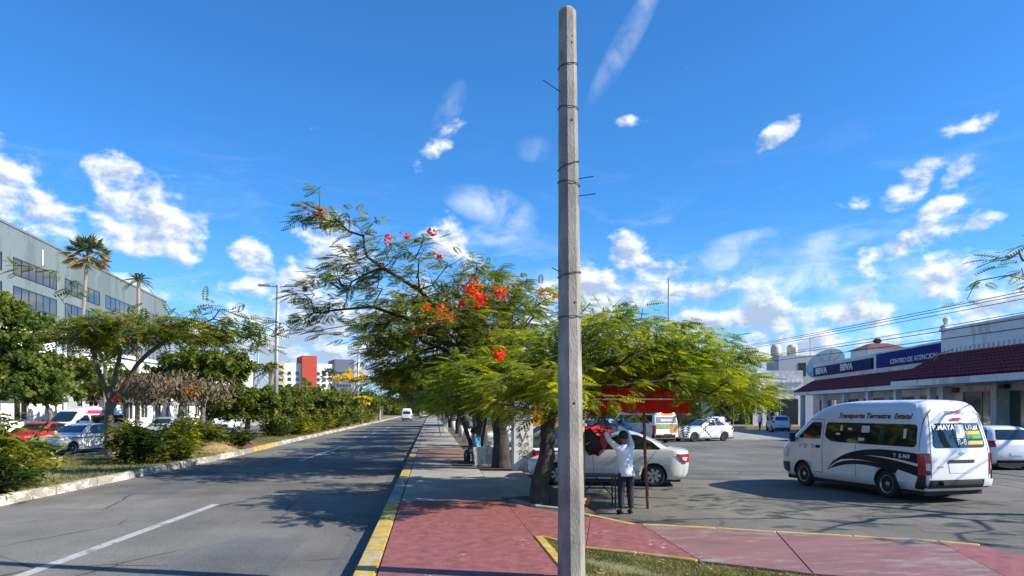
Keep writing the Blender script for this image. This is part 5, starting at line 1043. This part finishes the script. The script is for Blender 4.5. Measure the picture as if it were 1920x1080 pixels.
# utility poles and power lines
def upole(label, loc, h):
    t = thing('utility_pole', label, 'utility pole', loc); MB().tube([(0,0,-.1),(0,0,h)],[.17,.12],8).build('shaft','concrete',t,True)
    for z in (h-.4,h-1.3): MB().box(-1.1,1.1,-.06,.06,z-.05,z+.05).build('crossarm','wood',t)
upole('concrete utility pole hidden in leaves carrying the power lines', (29.2,86,0), 8.6); upole('utility pole outside the frame carrying the near end of the power lines', (25.6,6,0), 9.2)
for i, (dx, z0, z1, sag) in enumerate([(-.9,8.15,7.2,.9),(-.3,8.2,7.25,1.1),(.4,8.2,7.2,1.2),(1.0,7.3,6.9,1.3),(.2,7.2,6.3,1.2),(-.5,6.7,5.7,1.1)]):
    pts = [(29.2+dx+(25.6-29.2)*f, 86+(6-86)*f, z0+(z1-z0)*f-sag*4*f*(1-f)*.35) for f in np.linspace(0,1,17)]
    tag(MB().tube(pts,.02 if i < 4 else .026,4).build('power_line','wire'), '%s of the power lines sloping over the bank roof' % ['topmost','second from the top','third from the top','fourth from the top','fifth from the top','lowest'][i], 'power line', 'power lines')
# left side: grey green slab block
def facade_dir(a, b): return math.atan2(-(b[0]-a[0]), b[1]-a[1])
a, b_ = (-45.0,72.0), (-49.5,145.3); t = thing('office_block', 'long grey green office block with dark ribbon windows at the left edge', 'building', (*a,0), facade_dir(a,b_)); L_ = math.hypot(b_[0]-a[0], b_[1]-a[1])
box('wall','greygreen',t,-22,0,0,L_,0,22.2); box('parapet_cap','greygreen',t,-22.1,.1,-.1,L_+.1,22.2,22.45)
cols = []
def ypos(px):   # distance along the facade seen at a bearing
    k = (px-960)/1387; th = R(6.25); dx, dy = math.sin(th)+k*math.cos(th), math.cos(th)-k*math.sin(th); u = Vector((b_[0]-a[0], b_[1]-a[1]))/L_
    det = dx*(-u.y)+dy*u.x; s_ = (a[0]*(-u.y)+a[1]*u.x)/det; return (Vector((dx*s_,dy*s_))-Vector(a)).dot(u)
for p0, p1 in ((-60,2),(25,105),(122,186),(198,248),(258,300)): cols.append((ypos(p0),ypos(p1)))
windows(t,0,[(17.1,18.85),(13.8,15.7),(10.4,12.3)],cols,'black_plastic','glass',1,mull=5,frame=.1)
MB().tube([(.1,ypos(78),19.3),(.1,ypos(78),21.2)],.08,6).build('vent_pipe','white_flat',t); MB().tube([(.2,ypos(42),9),(.2,ypos(42),14)],.1,6).build('downpipe','white_flat',t)
MB().tube([(-.3,ypos(50),22.4),(-.3,ypos(50),22.9)],.15,6).build('roof_stub','white_flat',t)
for i, (y0, y1, h, lb) in enumerate([(40,66,8.6,'white two storey building behind the dense left tree'),(68,92,7.2,'white building behind the forked median tree'),(94,118,6.4,'low white building behind the hedge across the avenue')]):
    t = thing('white_building', lb, 'building', (-30.5,y0,0)); box('wall','hotel_white',t,-12,0,0,y1-y0,0,h); box('roof_edge','hotel_white',t,-12,.25,-.2,y1-y0+.2,h,h+.3)
    windows(t,0,[(1.2,2.8),(4.4,6.0)] if h > 6.8 else [(1.2,2.8)],[(2+k*4,3.8+k*4) for k in range(int((y1-y0-3)/4))],'hotel_white','glass',1,mull=1)
    box('balcony','hotel_white',t,.0,1.1,1,y1-y0-1,3.3,3.5)
t = thing('white_tower', 'narrow white block with a dark window strip behind the left treetops', 'building', (-36.0,134.5,0)); box('wall','hotel_white',t,0,3.6,0,6,0,11.2)
for z in (5.5,8.5): 
    f = MB().box(2.0,3.1,-.06,0,z-.1,z+1.7).build('window','white_flat',t); MB().box(2.1,3.0,-.09,-.062,z,z+1.6).build('pane','glass',f)
# hotel
t = thing('hotel', 'distant hotel with tan, white and grey wings round a red tower', 'building', (-72.5,350,0), R(18))
def hx(px): return (px-518)*.272
wings = [('tan_wing','hotel_tan',518,538,24.5,0),('white_wing','hotel_white',538,567,23.6,.3),('tower','hotel_red',566,591,27.2,-1.6),('white_wing','hotel_white',590,623,23.6,.3),('grey_wing','hotel_grey',622,656,26.0,-.6)]
for nm, m_, p0, p1, h, y0 in wings:
    o = box(nm,m_,t,hx(p0),hx(p1)-.01,y0,16,0,h)
    if nm == 'white_wing':
        nw = 2 if p0 < 560 else 3
        for k in range(nw):
            for z in (18.2,15.4,12.6,9.8,7.0):
                xc = hx(p0)+(hx(p1)-hx(p0))*(k+.6)/(nw+.2)-(.6 if nw == 3 else 0); f = MB().box(xc-.85,xc+.85,y0-.08,y0,z-.15,z+1.65).build('window','grey_wall',o); MB().box(xc-.75,xc+.75,y0-.12,y0-.082,z,z+1.5).build('pane','glass',f)
    if nm == 'tan_wing':
        for z in (21,18,15,12): f = MB().box(hx(p0)+.5,hx(p1)-.5,y0-.08,y0,z,z+1.6).build('window','cream',o); MB().box(hx(p0)+.7,hx(p1)-.7,y0-.12,y0-.082,z+.2,z+1.4).build('pane','glass',f)
    if nm == 'grey_wing':
        for z in (18.6,15.6,12.6,9.6):
            f = MB().box(hx(p0)+.6,hx(p1)-.6,y0-.08,y0,z,z+1.8).build('window','hotel_blind',o)
            for k in range(5): xa = hx(p0)+.8+k*1.42; MB().box(xa,xa+1.2,y0-.12,y0-.082,z+.2,z+1.6).build('pane','glass',f)
o = box('side_wing','grey_wall',t,hx(656),hx(665),3,16,0,25)
for z in (20,17,14,11): MB().box(hx(656)+.05,hx(665)+.06,2.9,15,z,z+1.1).build('louvre','hotel_blind',o)
# street lamps on the median
def lamp(label, loc, h, arm, s=1.):
    t = thing('street_lamp', label, 'street lamp', loc, 0, 'street lamps on the median'); MB().tube([(0,0,-.1),(.1,0,h*.5),(.22,0,h)],[.19*s,.16*s,.12*s],10).build('post','galv',t,True); box('base','galv',t,-.25*s,.25*s,-.25*s,.25*s,-.05,.1)
    MB().tube([(.22-arm,0,h-.05),(.22,0,h-.12),(.22+arm,0,h-.05)],.05*s,6).build('arm','galv',t,True)
    for sx in (-1,1): bevel(MB().box(.22+sx*arm-.45*s,.22+sx*arm+.45*s,-.16*s,.16*s,h-.10,h+.06).build('lamp_head','galv',t),.04)
lamp('tall two armed street lamp on the median in front of the hotel', (-11.05,54.2,.17), 10.75, .95); lamp('farther two armed street lamp beside the yellow blossom', (-10.9,111.8,.17), 10.9, 1.15, 1.1); lamp('third street lamp far down the median', (-11,168,.17), 10.9, 1.15, 1.1)
tag(MB().tube([(0,0,0),(0,0,11.6)],[.16,.12],8).build('utility_post','galv',None,True,(-26.6,118,0)), 'grey utility post beside the far palm left of the street lamp', 'post')
# ------------------------------------------------------------------ people, stall and small things
def skin_mesh(name, chains, m_, parent, sub=2):
    """chains: list of [(pos, radius), ...]; shared positions are joined"""
    key = {}; V = []; Rr = []; E_ = []
    def vid(p, r):
        k = tuple(round(c, 4) for c in p)
        if k not in key: key[k] = len(V); V.append(p); Rr.append(r)
        return key[k]
    for ch in chains:
        ids = [vid(p, r) for p, r in ch]; E_ += [(a, b) for a, b in zip(ids[:-1], ids[1:]) if a != b]
    me = bpy.data.meshes.new('t'); me.from_pydata(V, E_, []); o = bpy.data.objects.new('t', me); C.objects.link(o)
    sm = o.modifiers.new('s', 'SKIN'); sm.use_smooth_shade = True
    for i, sv in enumerate(me.skin_vertices[0].data): r = Rr[i]; sv.radius = r if isinstance(r, tuple) else (r, r); sv.use_root = (i == 0)
    ss = o.modifiers.new('u', 'SUBSURF'); ss.levels = sub; ss.render_levels = sub
    dg = bpy.context.evaluated_depsgraph_get(); m2 = bpy.data.meshes.new_from_object(o.evaluated_get(dg)); m2.name = name
    bpy.data.objects.remove(o); m2.materials.clear(); m2.materials.append(MAT[m_]); return obj(name, m2, parent)
def L3(a, b, f): return tuple(a[i]+(b[i]-a[i])*f for i in range(3))
def person(label, loc, rz, J, shirt, pants, s=1., long_sleeve=False, fingers=True, group=None, hat=None):
    """J: joints; x right, y forward"""
    t = thing('person', label, 'person', loc, rz, group); t.scale = (s,s,s)
    def arm(k, sh_r=.058):
        S, El, Wr = J['sh'+k], J['el'+k], J['wr'+k]; return [(S,sh_r*.86),(L3(S,El,.5),.05),(El,.043),(L3(El,Wr,.5),.038),(Wr,.028)]
    def leg(k): return [(J['pel'],.115),(J['hip'+k],.098),(L3(J['hip'+k],J['kn'+k],.5),.08),(J['kn'+k],.058),(L3(J['kn'+k],J['an'+k],.4),.055),(J['an'+k],.038),(J['toe'+k],.034)]
    ch = [[(J['pel'],.105),(L3(J['pel'],J['chest'],.45),.085),(J['chest'],.085),(J['neck'],.05),(J['head0'],.062),(J['head'],.092),(J['top'],.07)]]
    nose = tuple(J['head'][i]+J['face'][i]*.115 for i in range(3)); ch.append([(J['head'],.092),(nose,.014)])
    for k in 'LR':
        ch.append([(J['chest'],.085)]+arm(k)); ch.append(leg(k))
        Wr, Hd = J['wr'+k], J['hd'+k]; ch.append([(Wr,.028),(Hd,.033)])
        if fingers:
            d = Vector(Hd)-Vector(Wr); d.normalize(); q = d.orthogonal().normalized()
            for i, (o_, l) in enumerate(((-.03,.06),(-.012,.085),(.006,.09),(.024,.08),(.042,.05))):
                b0 = Vector(Hd)+q*o_*.9+d*.02; ch.append([(Hd,.033),(tuple(b0),.011),(tuple(b0+d*l*.55+Vector((0,0,-.01))),.009),(tuple(b0+d*l+Vector((0,0,-.03))),.008)])
    skin_mesh('body', ch, 'skin', t)
    b = MB(); n = 16; pe, chs, nk = Vector(J['pel']), Vector(J['chest']), Vector(J['neck']); V = []
    rings = [(pe+(chs-pe)*-.30,.178,.150),(pe+(chs-pe)*-.28,.182,.155),(pe,.172,.148),(pe+(chs-pe)*.35,.160,.135),(pe+(chs-pe)*.75,.185,.140),(chs+(nk-chs)*.1,.200,.135),(chs+(nk-chs)*.55,.165,.110),(chs+(nk-chs)*.85,.085,.075),(nk,.062,.06)]
    for c_, rx, ry in rings:
        for k in range(n): a = 2*math.pi*k/n; fo = 1+random.uniform(-.025,.025); V.append((c_.x+rx*math.cos(a)*fo, c_.y+ry*math.sin(a)*fo, c_.z))
    b.add(V, [(i*n+k,i*n+(k+1)%n,(i+1)*n+(k+1)%n,(i+1)*n+k) for i in range(len(rings)-1) for k in range(n)]).build('shirt', shirt, t, True)
    for k in 'LR':
        a = arm(k, .075); skin_mesh('sleeve', [[(L3(J['chest'],a[0][0],.55),.085),(a[0][0],.080),(a[1][0],.068)]+([(a[2][0],.06),(a[3][0],.052),(L3(a[3][0],a[4][0],.8),.042)] if long_sleeve else [(L3(a[1][0],a[2][0],.5),.062)])], shirt, t)
    skin_mesh('trousers', [[(L3(J['pel'],J['chest'],.3),.125),(J['pel'],.135)]]+[[(J['pel'],.135),(J['hip'+k],.115),(L3(J['hip'+k],J['kn'+k],.5),.098),(J['kn'+k],.08),(L3(J['kn'+k],J['an'+k],.5),.072),(L3(J['kn'+k],J['an'+k],.93),.066)] for k in 'LR'], pants, t)
    for k in 'LR': 
        an, to = Vector(J['an'+k]), Vector(J['toe'+k]); skin_mesh('shoe', [[(tuple(an+(an-to)*.35+Vector((0,0,-.035))),.042),(tuple(an*.6+to*.4+Vector((0,0,-.02))),.052),(tuple(to),.042)]], 'shoe', t, 1)
    h = Vector(J['head']); f = Vector(J['face']); b = MB(); b.lathe([(.001,.118),(.05,.108),(.085,.075),(.102,.03),(.104,-.02),(.09,-.06)],12); b.v = [(x,y,z) for x,y,z in b.v]; o = b.build('hair','hair' if not hat else hat,t,True); o.location = tuple(h-f*.018+Vector((0,0,.03)))
    for sx in (-1,1): pass
    return t
def standing(arms, lean=(0,0,0), face=(0,1,0), step=.08):
    J = dict(pel=(0,0,.93),chest=(lean[0],lean[1],1.33),neck=(lean[0]*1.2,lean[1]*1.2,1.47),head0=(lean[0]*1.3,lean[1]*1.3+.01,1.53),head=(lean[0]*1.4,lean[1]*1.4+.03,1.62),top=(lean[0]*1.4,lean[1]*1.4+.02,1.68),face=face,
      shL=(lean[0]-.19,lean[1],1.41),shR=(lean[0]+.19,lean[1],1.41),hipL=(-.09,0,.88),hipR=(.09,0,.88),knL=(-.10,.05,.49),knR=(.10,.01,.49),anL=(-.11,step,.085),anR=(.11,-step,.085),toeL=(-.13,step+.15,.045),toeR=(.13,-step+.15,.045))
    J.update(arms); return J
hang = dict(elL=(-.25,-.03,1.12),wrL=(-.25,.06,.88),hdL=(-.25,.09,.80),elR=(.25,-.03,1.12),wrR=(.25,.06,.88),hdR=(.25,.09,.80))
# the stall keeper, back to us, arms up at the red umbrella
up_arms = dict(elL=(-.30,.20,1.56),wrL=(-.30,.36,1.74),hdL=(-.29,.40,1.80),elR=(.16,.20,1.70),wrR=(-.06,.30,1.86),hdR=(-.12,.32,1.89))
person('person in white shirt and dark trousers reaching up to a red umbrella', (3.80,14.15,0), R(18), standing(up_arms,(-.03,.03,0),(-.4,.9,0),.02), 'shirt_white', 'trousers', .93, True)
# two people sitting on the bench
sit_arms = dict(elL=(-.26,.05,.72),wrL=(-.16,.28,.62),hdL=(-.12,.34,.60),elR=(.26,.05,.72),wrR=(.16,.28,.62),hdR=(.12,.34,.60))
def sitting(lean):
    J = dict(pel=(0,0,.53),chest=(0,lean,.93),neck=(0,lean*1.3,1.07),head0=(0,lean*1.4+.02,1.13),head=(0,lean*1.5+.05,1.21),top=(0,lean*1.5+.04,1.27),face=(0,1,0),shL=(-.19,lean,1.0),shR=(.19,lean,1.0),hipL=(-.09,.03,.52),hipR=(.09,.03,.52),knL=(-.12,.42,.50),knR=(.12,.42,.50),anL=(-.12,.42,.085),anR=(.13,.38,.085),toeL=(-.13,.57,.045),toeR=(.14,.53,.045)); J.update(sit_arms); return J
person('person in pale blue shirt sitting on the near end of the bench', (1.62,25.7,.10), R(80), sitting(.08), 'shirt_blue', 'jeans', .98, fingers=False)
person('person in blue shirt sitting farther along the bench', (1.72,26.5,.10), R(84), sitting(.04), 'shirt_blue', 'trousers', .98, fingers=False)
# people by the shops
for x, y_, rz, sh_, pn, lb in [(36.2,76.6,160,'shirt_dark','trousers','person in dark clothes in the arcade doorway'),(37.4,76.9,200,'shirt_tan','trousers','person in tan top in the arcade doorway'),(32.0,69.3,100,'shirt_white','jeans','person in white shirt beside the car at the porch'),(22.0,54.6,220,'shirt_white','trousers','person in white standing by the rear of the parked cars')]:
    person(lb, (x,y_,.3 if y_ > 74 else 0), R(rz), standing(hang), sh_, pn, 1., fingers=False)
# concrete bench
t = thing('bench', 'pale concrete bench with splayed end panels under the trees', 'bench', (1.78,25.0,.16))
for y0 in (0.,1.7): MB().add([(-.30,y0,0),(.38,y0,0),(.52,y0,.62),(-.36,y0,.62),(-.30,y0+.16,0),(.38,y0+.16,0),(.52,y0+.16,.62),(-.36,y0+.16,.62)],[(0,1,2,3),(7,6,5,4),(0,4,5,1),(1,5,6,2),(2,6,7,3),(3,7,4,0)]).build('end_panel','stele_white',t)
box('seat','stele_white',t,-.34,.2,.16,1.7,.34,.44); box('backrest','stele_white',t,.30,.42,.16,1.7,.3,.62)
o = box('dark_patch','soil',None,.72,1.38,24.6,26.6,.184,.20); tag(o, 'dark rectangle on the pavement before the bench', 'soil bed')  # thin dark brown box laid on the paving, in the soil colour
# bus shelter roof among the trees
t = thing('bus_shelter', 'curved thin roofed shelter on dark slanted posts among the trees', 'shelter', (1.35,27.2,.16))
b = MB(); n = 10; V = []
for f in np.linspace(0,1,n):
    x = -2.1+3.0*f; z = 2.42+.16*math.sin(math.pi*min(1,f*.9+.05)); V += [(x,-1.1,z),(x,1.1,z),(x,1.1,z+.07),(x,-1.1,z+.07)]
F = [(i*4+j,i*4+(j+1)%4,(i+1)*4+(j+1)%4,(i+1)*4+j) for i in range(n-1) for j in range(4)]+[(0,1,2,3),((n-1)*4+3,(n-1)*4+2,(n-1)*4+1,(n-1)*4)]
b.add(V,F).build('roof','galv',t); 
for y in (-.8,.8): MB().tube([(.3,y,0),(-.5,y,2.45)],.05,8).build('post','black_plastic',t,True); MB().tube([(.35,y,0),(.75,y,2.5)],.05,8).build('post','black_plastic',t,True)
# patterned white pillar
t = thing('pillar', 'white pillar with dark scrollwork beside the tree trunks', 'pillar', (2.86,22.9,0), R(4)); bevel(box('shaft','stele_white',t,-.31,.31,0,.42,0,2.42),.02)
box('base','stele_white',t,-.35,.35,-.04,.46,0,.12); box('groove','wire',t,-.25,.25,-.014,-.002,1.72,1.735)
def scroll(cx, cz, r, turns, sg, m=14): return [(cx+sg*r*(1-k/m*.75)*math.cos(turns*6.283*k/m), -.012, cz+r*(1-k/m*.75)*math.sin(turns*6.283*k/m)) for k in range(m+1)]
for cx, cz, r in ((.10,2.1,.09),(.12,1.42,.09),(.10,.95,.08),(.09,.72,.08),(.14,1.2,.05)):
    for sg in (-1,1): MB().tube(scroll(sg*cx,cz,r,1.0,sg),.007,4).build('scroll','wire',t)
MB().tube([(-.1,-.012,1.33),(0,-.012,1.05),(.1,-.012,1.33)],.01,4).build('scroll','wire',t); MB().tube([(-.16,-.012,.5),(0,-.012,.62),(.16,-.012,.5)],.01,4).build('scroll','wire',t)
# vendor's stall: red canopy on poles
t = thing('stall_canopy', 'red peaked canopy on a rusty brown pole over the street stall', 'canopy', (4.05,16.3,0), R(-6))
pole = [(.55,-1.35),(-1.0,-1.35),(-1.0,1.2)]
for i, (x, y) in enumerate(pole): MB().tube([(x,y,0),(x-.06,y,1.2),(x-.10,y,2.75 if i == 0 else 2.2)],.032 if i == 0 else .025,7).build('pole','rust',t,True)
n = 9; gx = np.linspace(-1.35,1.45,n); gy = np.linspace(-1.5,1.4,n); V = []
for yv_ in gy:
    for xv in gx: f = max(abs((xv-.05)/1.4), abs((yv_+.05)/1.45)); V.append((xv, yv_, 2.78-.50*f-.05*math.sin(f*9)*.4-.06*math.sin(xv*5)*f))
F = [(i*n+j,i*n+j+1,(i+1)*n+j+1,(i+1)*n+j) for i in range(n-1) for j in range(n-1)]; MB().add(V,F).build('roof','red_cloth',t,True)
for (xa,ya,xb,yb_) in ((-1.35,-1.5,1.45,-1.5),(1.45,-1.5,1.45,1.4),(1.45,1.4,-1.35,1.4),(-1.35,1.4,-1.35,-1.5)):
    V = []; m = 24
    for k in range(m+1): f = k/m; x = xa+(xb-xa)*f; y = ya+(yb_-ya)*f; w_ = .025*math.sin(k*1.7); V += [(x+(w_ if xa == xb else 0), y+(w_ if ya == yb_ else 0), 2.27-.02*math.sin(k*.9)), (x, y, 1.98+.025*math.cos(k*2.1))]
    MB().add(V,[(2*k,2*k+2,2*k+3,2*k+1) for k in range(m)]).build('valance','red_cloth',t,True)
    MB().tube([(xa,ya-.012 if ya == yb_ else ya,2.265),(xb,yb_-.012 if ya == yb_ else yb_,2.265)],.014,5).build('edge_rail','white_flat',t)
# umbrella being put up
t = thing('market_umbrella', 'half folded red umbrella with dark lining held by the standing person', 'umbrella', (3.17,14.6,1.40)); 
ax = Vector((.60,.42,.30)).normalized(); b = MB(); n = 16; V = []
for rr, dd in ((.30,0),(.27,.18),(.19,.40),(.08,.60),(.012,.72)):
    for j in range(n): a = 2*math.pi*j/n; q = rr*(1+(.14 if j%2 else -.10)*(1 if rr > .1 else 0)); V.append((q*math.cos(a), q*math.sin(a), dd))
F = [(i*n+j,i*n+(j+1)%n,(i+1)*n+(j+1)%n,(i+1)*n+j) for i in range(4) for j in range(n)]
o = b.add(V,F).build('canopy','red_vinyl',t,True); q4 = ax.to_track_quat('Z','Y'); o.rotation_mode = 'QUATERNION'; o.rotation_quaternion = q4
b = MB(); b.lathe([(.27,.02),(.24,.16),(.1,.3),(.01,.34)],16); o = b.build('lining','shirt_dark',t,True); o.rotation_mode = 'QUATERNION'; o.rotation_quaternion = q4
b = MB(); b.lathe([(.001,.05),(.14,.06),(.15,.09),(.001,.10)],16); o = b.build('inner_panel','red_cloth',t,True); o.rotation_mode = 'QUATERNION'; o.rotation_quaternion = q4
o = MB().tube([(0,0,-.12),(0,0,.78)],.014,6).build('shaft','galv',t); o.rotation_mode = 'QUATERNION'; o.rotation_quaternion = q4
for k in range(8):
    a = 2*math.pi*k/8; o = MB().tube([(.29*math.cos(a),.29*math.sin(a),0),(.05*math.cos(a),.05*math.sin(a),.42)],.005,4).build('rib','wire',t); o.rotation_mode = 'QUATERNION'; o.rotation_quaternion = q4
t = thing('wooden_pole', 'upright wooden pole standing in an orange flower pot', 'pole', (3.02,14.55,.16)); MB().tube([(0,0,.05),(.01,0,.9),(.0,0,1.68)],.028,8).build('shaft','wood',t,True)
for i, (x, y) in enumerate(((3.02,14.55),(2.86,14.25))):
    b = MB(); b.lathe([(.10,0),(.14,.10),(.13,.12),(.165,.16),(.165,.19),(.12,.19),(.10,.15)],16); o = b.build('flower_pot','terracotta',None,True,(x,y,.13)); tag(o, ['round orange clay pot holding the wooden pole','second orange clay pot half hidden by the concrete pole'][i], 'pot', 'orange clay pots')
t = thing('folding_table', 'dark green folding table beside the person in white', 'table', (3.45,15.2,0), R(-6)); bevel(box('tabletop','green_metal',t,-.42,.42,-.3,.3,.66,.70),.008)
for sx in (-.36,.36):
    for sy in (-.25,.25): MB().tube([(sx,sy,0),(sx*.98,sy*.9,.66)],.018,6).build('leg','black_plastic',t)
    MB().tube([(sx,-.25,.2),(sx,.25,.2)],.014,6).build('stretcher','black_plastic',t)
MB().tube([(-.36,0,.2),(0,0,.62)],.014,6).build('brace','black_plastic',t); MB().tube([(.36,0,.2),(0,0,.62)],.014,6).build('brace','black_plastic',t)
# goods behind the trunks
t = thing('plastic_chair', 'red plastic chair between the pillar and the leaning trunk', 'chair', (3.5,21.2,0), R(40)); box('seat','red_vinyl',t,-.24,.24,-.24,.24,.42,.46,.01); box('backrest','red_vinyl',t,-.24,.24,.2,.25,.46,.9,.02)
for sx in (-.21,.21):
    for sy in (-.21,.21): MB().tube([(sx*1.1,sy*1.1,0),(sx,sy,.42)],.022,6).build('leg','red_vinyl',t)
t = thing('goods_table', 'stall table with red skirt behind the leaning trunk', 'table', (4.0,20.4+2.6,0), R(0)); box('tabletop','white_flat',t,-.8,.8,-.4,.4,.78,.82); box('skirt','red_cloth',t,-.78,.78,-.38,.38,.05,.775)
t = thing('banner', 'orange banner hung on two posts behind the pillar', 'banner', (3.85,24.4,0), R(0)); MB().tube([(-.5,0,0),(-.5,0,2.4)],.025,6).build('post','galv',t); MB().tube([(.5,0,0),(.5,0,2.4)],.025,6).build('post','galv',t); box('cloth','orange_flat',t,-.48,.48,-.015,.015,1.5,2.3)
# bollards on the lot
for i, (x, y_) in enumerate([(21.2,50.8),(30.6,64)]):
    t = thing('bollard', ['short post on a weighted foot in the middle of the lot','yellow post beside the car at the porch'][i], 'bollard', (x,y_,0), 0, 'posts on the lot'); MB().tube([(0,0,.05),(0,0,1.15)],.05,8).build('post','wood' if i == 0 else 'yellow_flat',t,True); MB().lathe([(.3,0),(.3,.06),(.12,.1),(.05,.12)],14).build('foot','rubber',t,True)
o = thing('litter_bin', 'slim white post box at the kerb where the avenue narrows', 'bin', (1.2,62,.18)); bevel(box('bin_body','whitewash',o,-.2,.2,-.2,.2,0,1.1),.03); box('lid','grey_wall',o,-.23,.23,-.23,.23,1.1,1.18,.02)
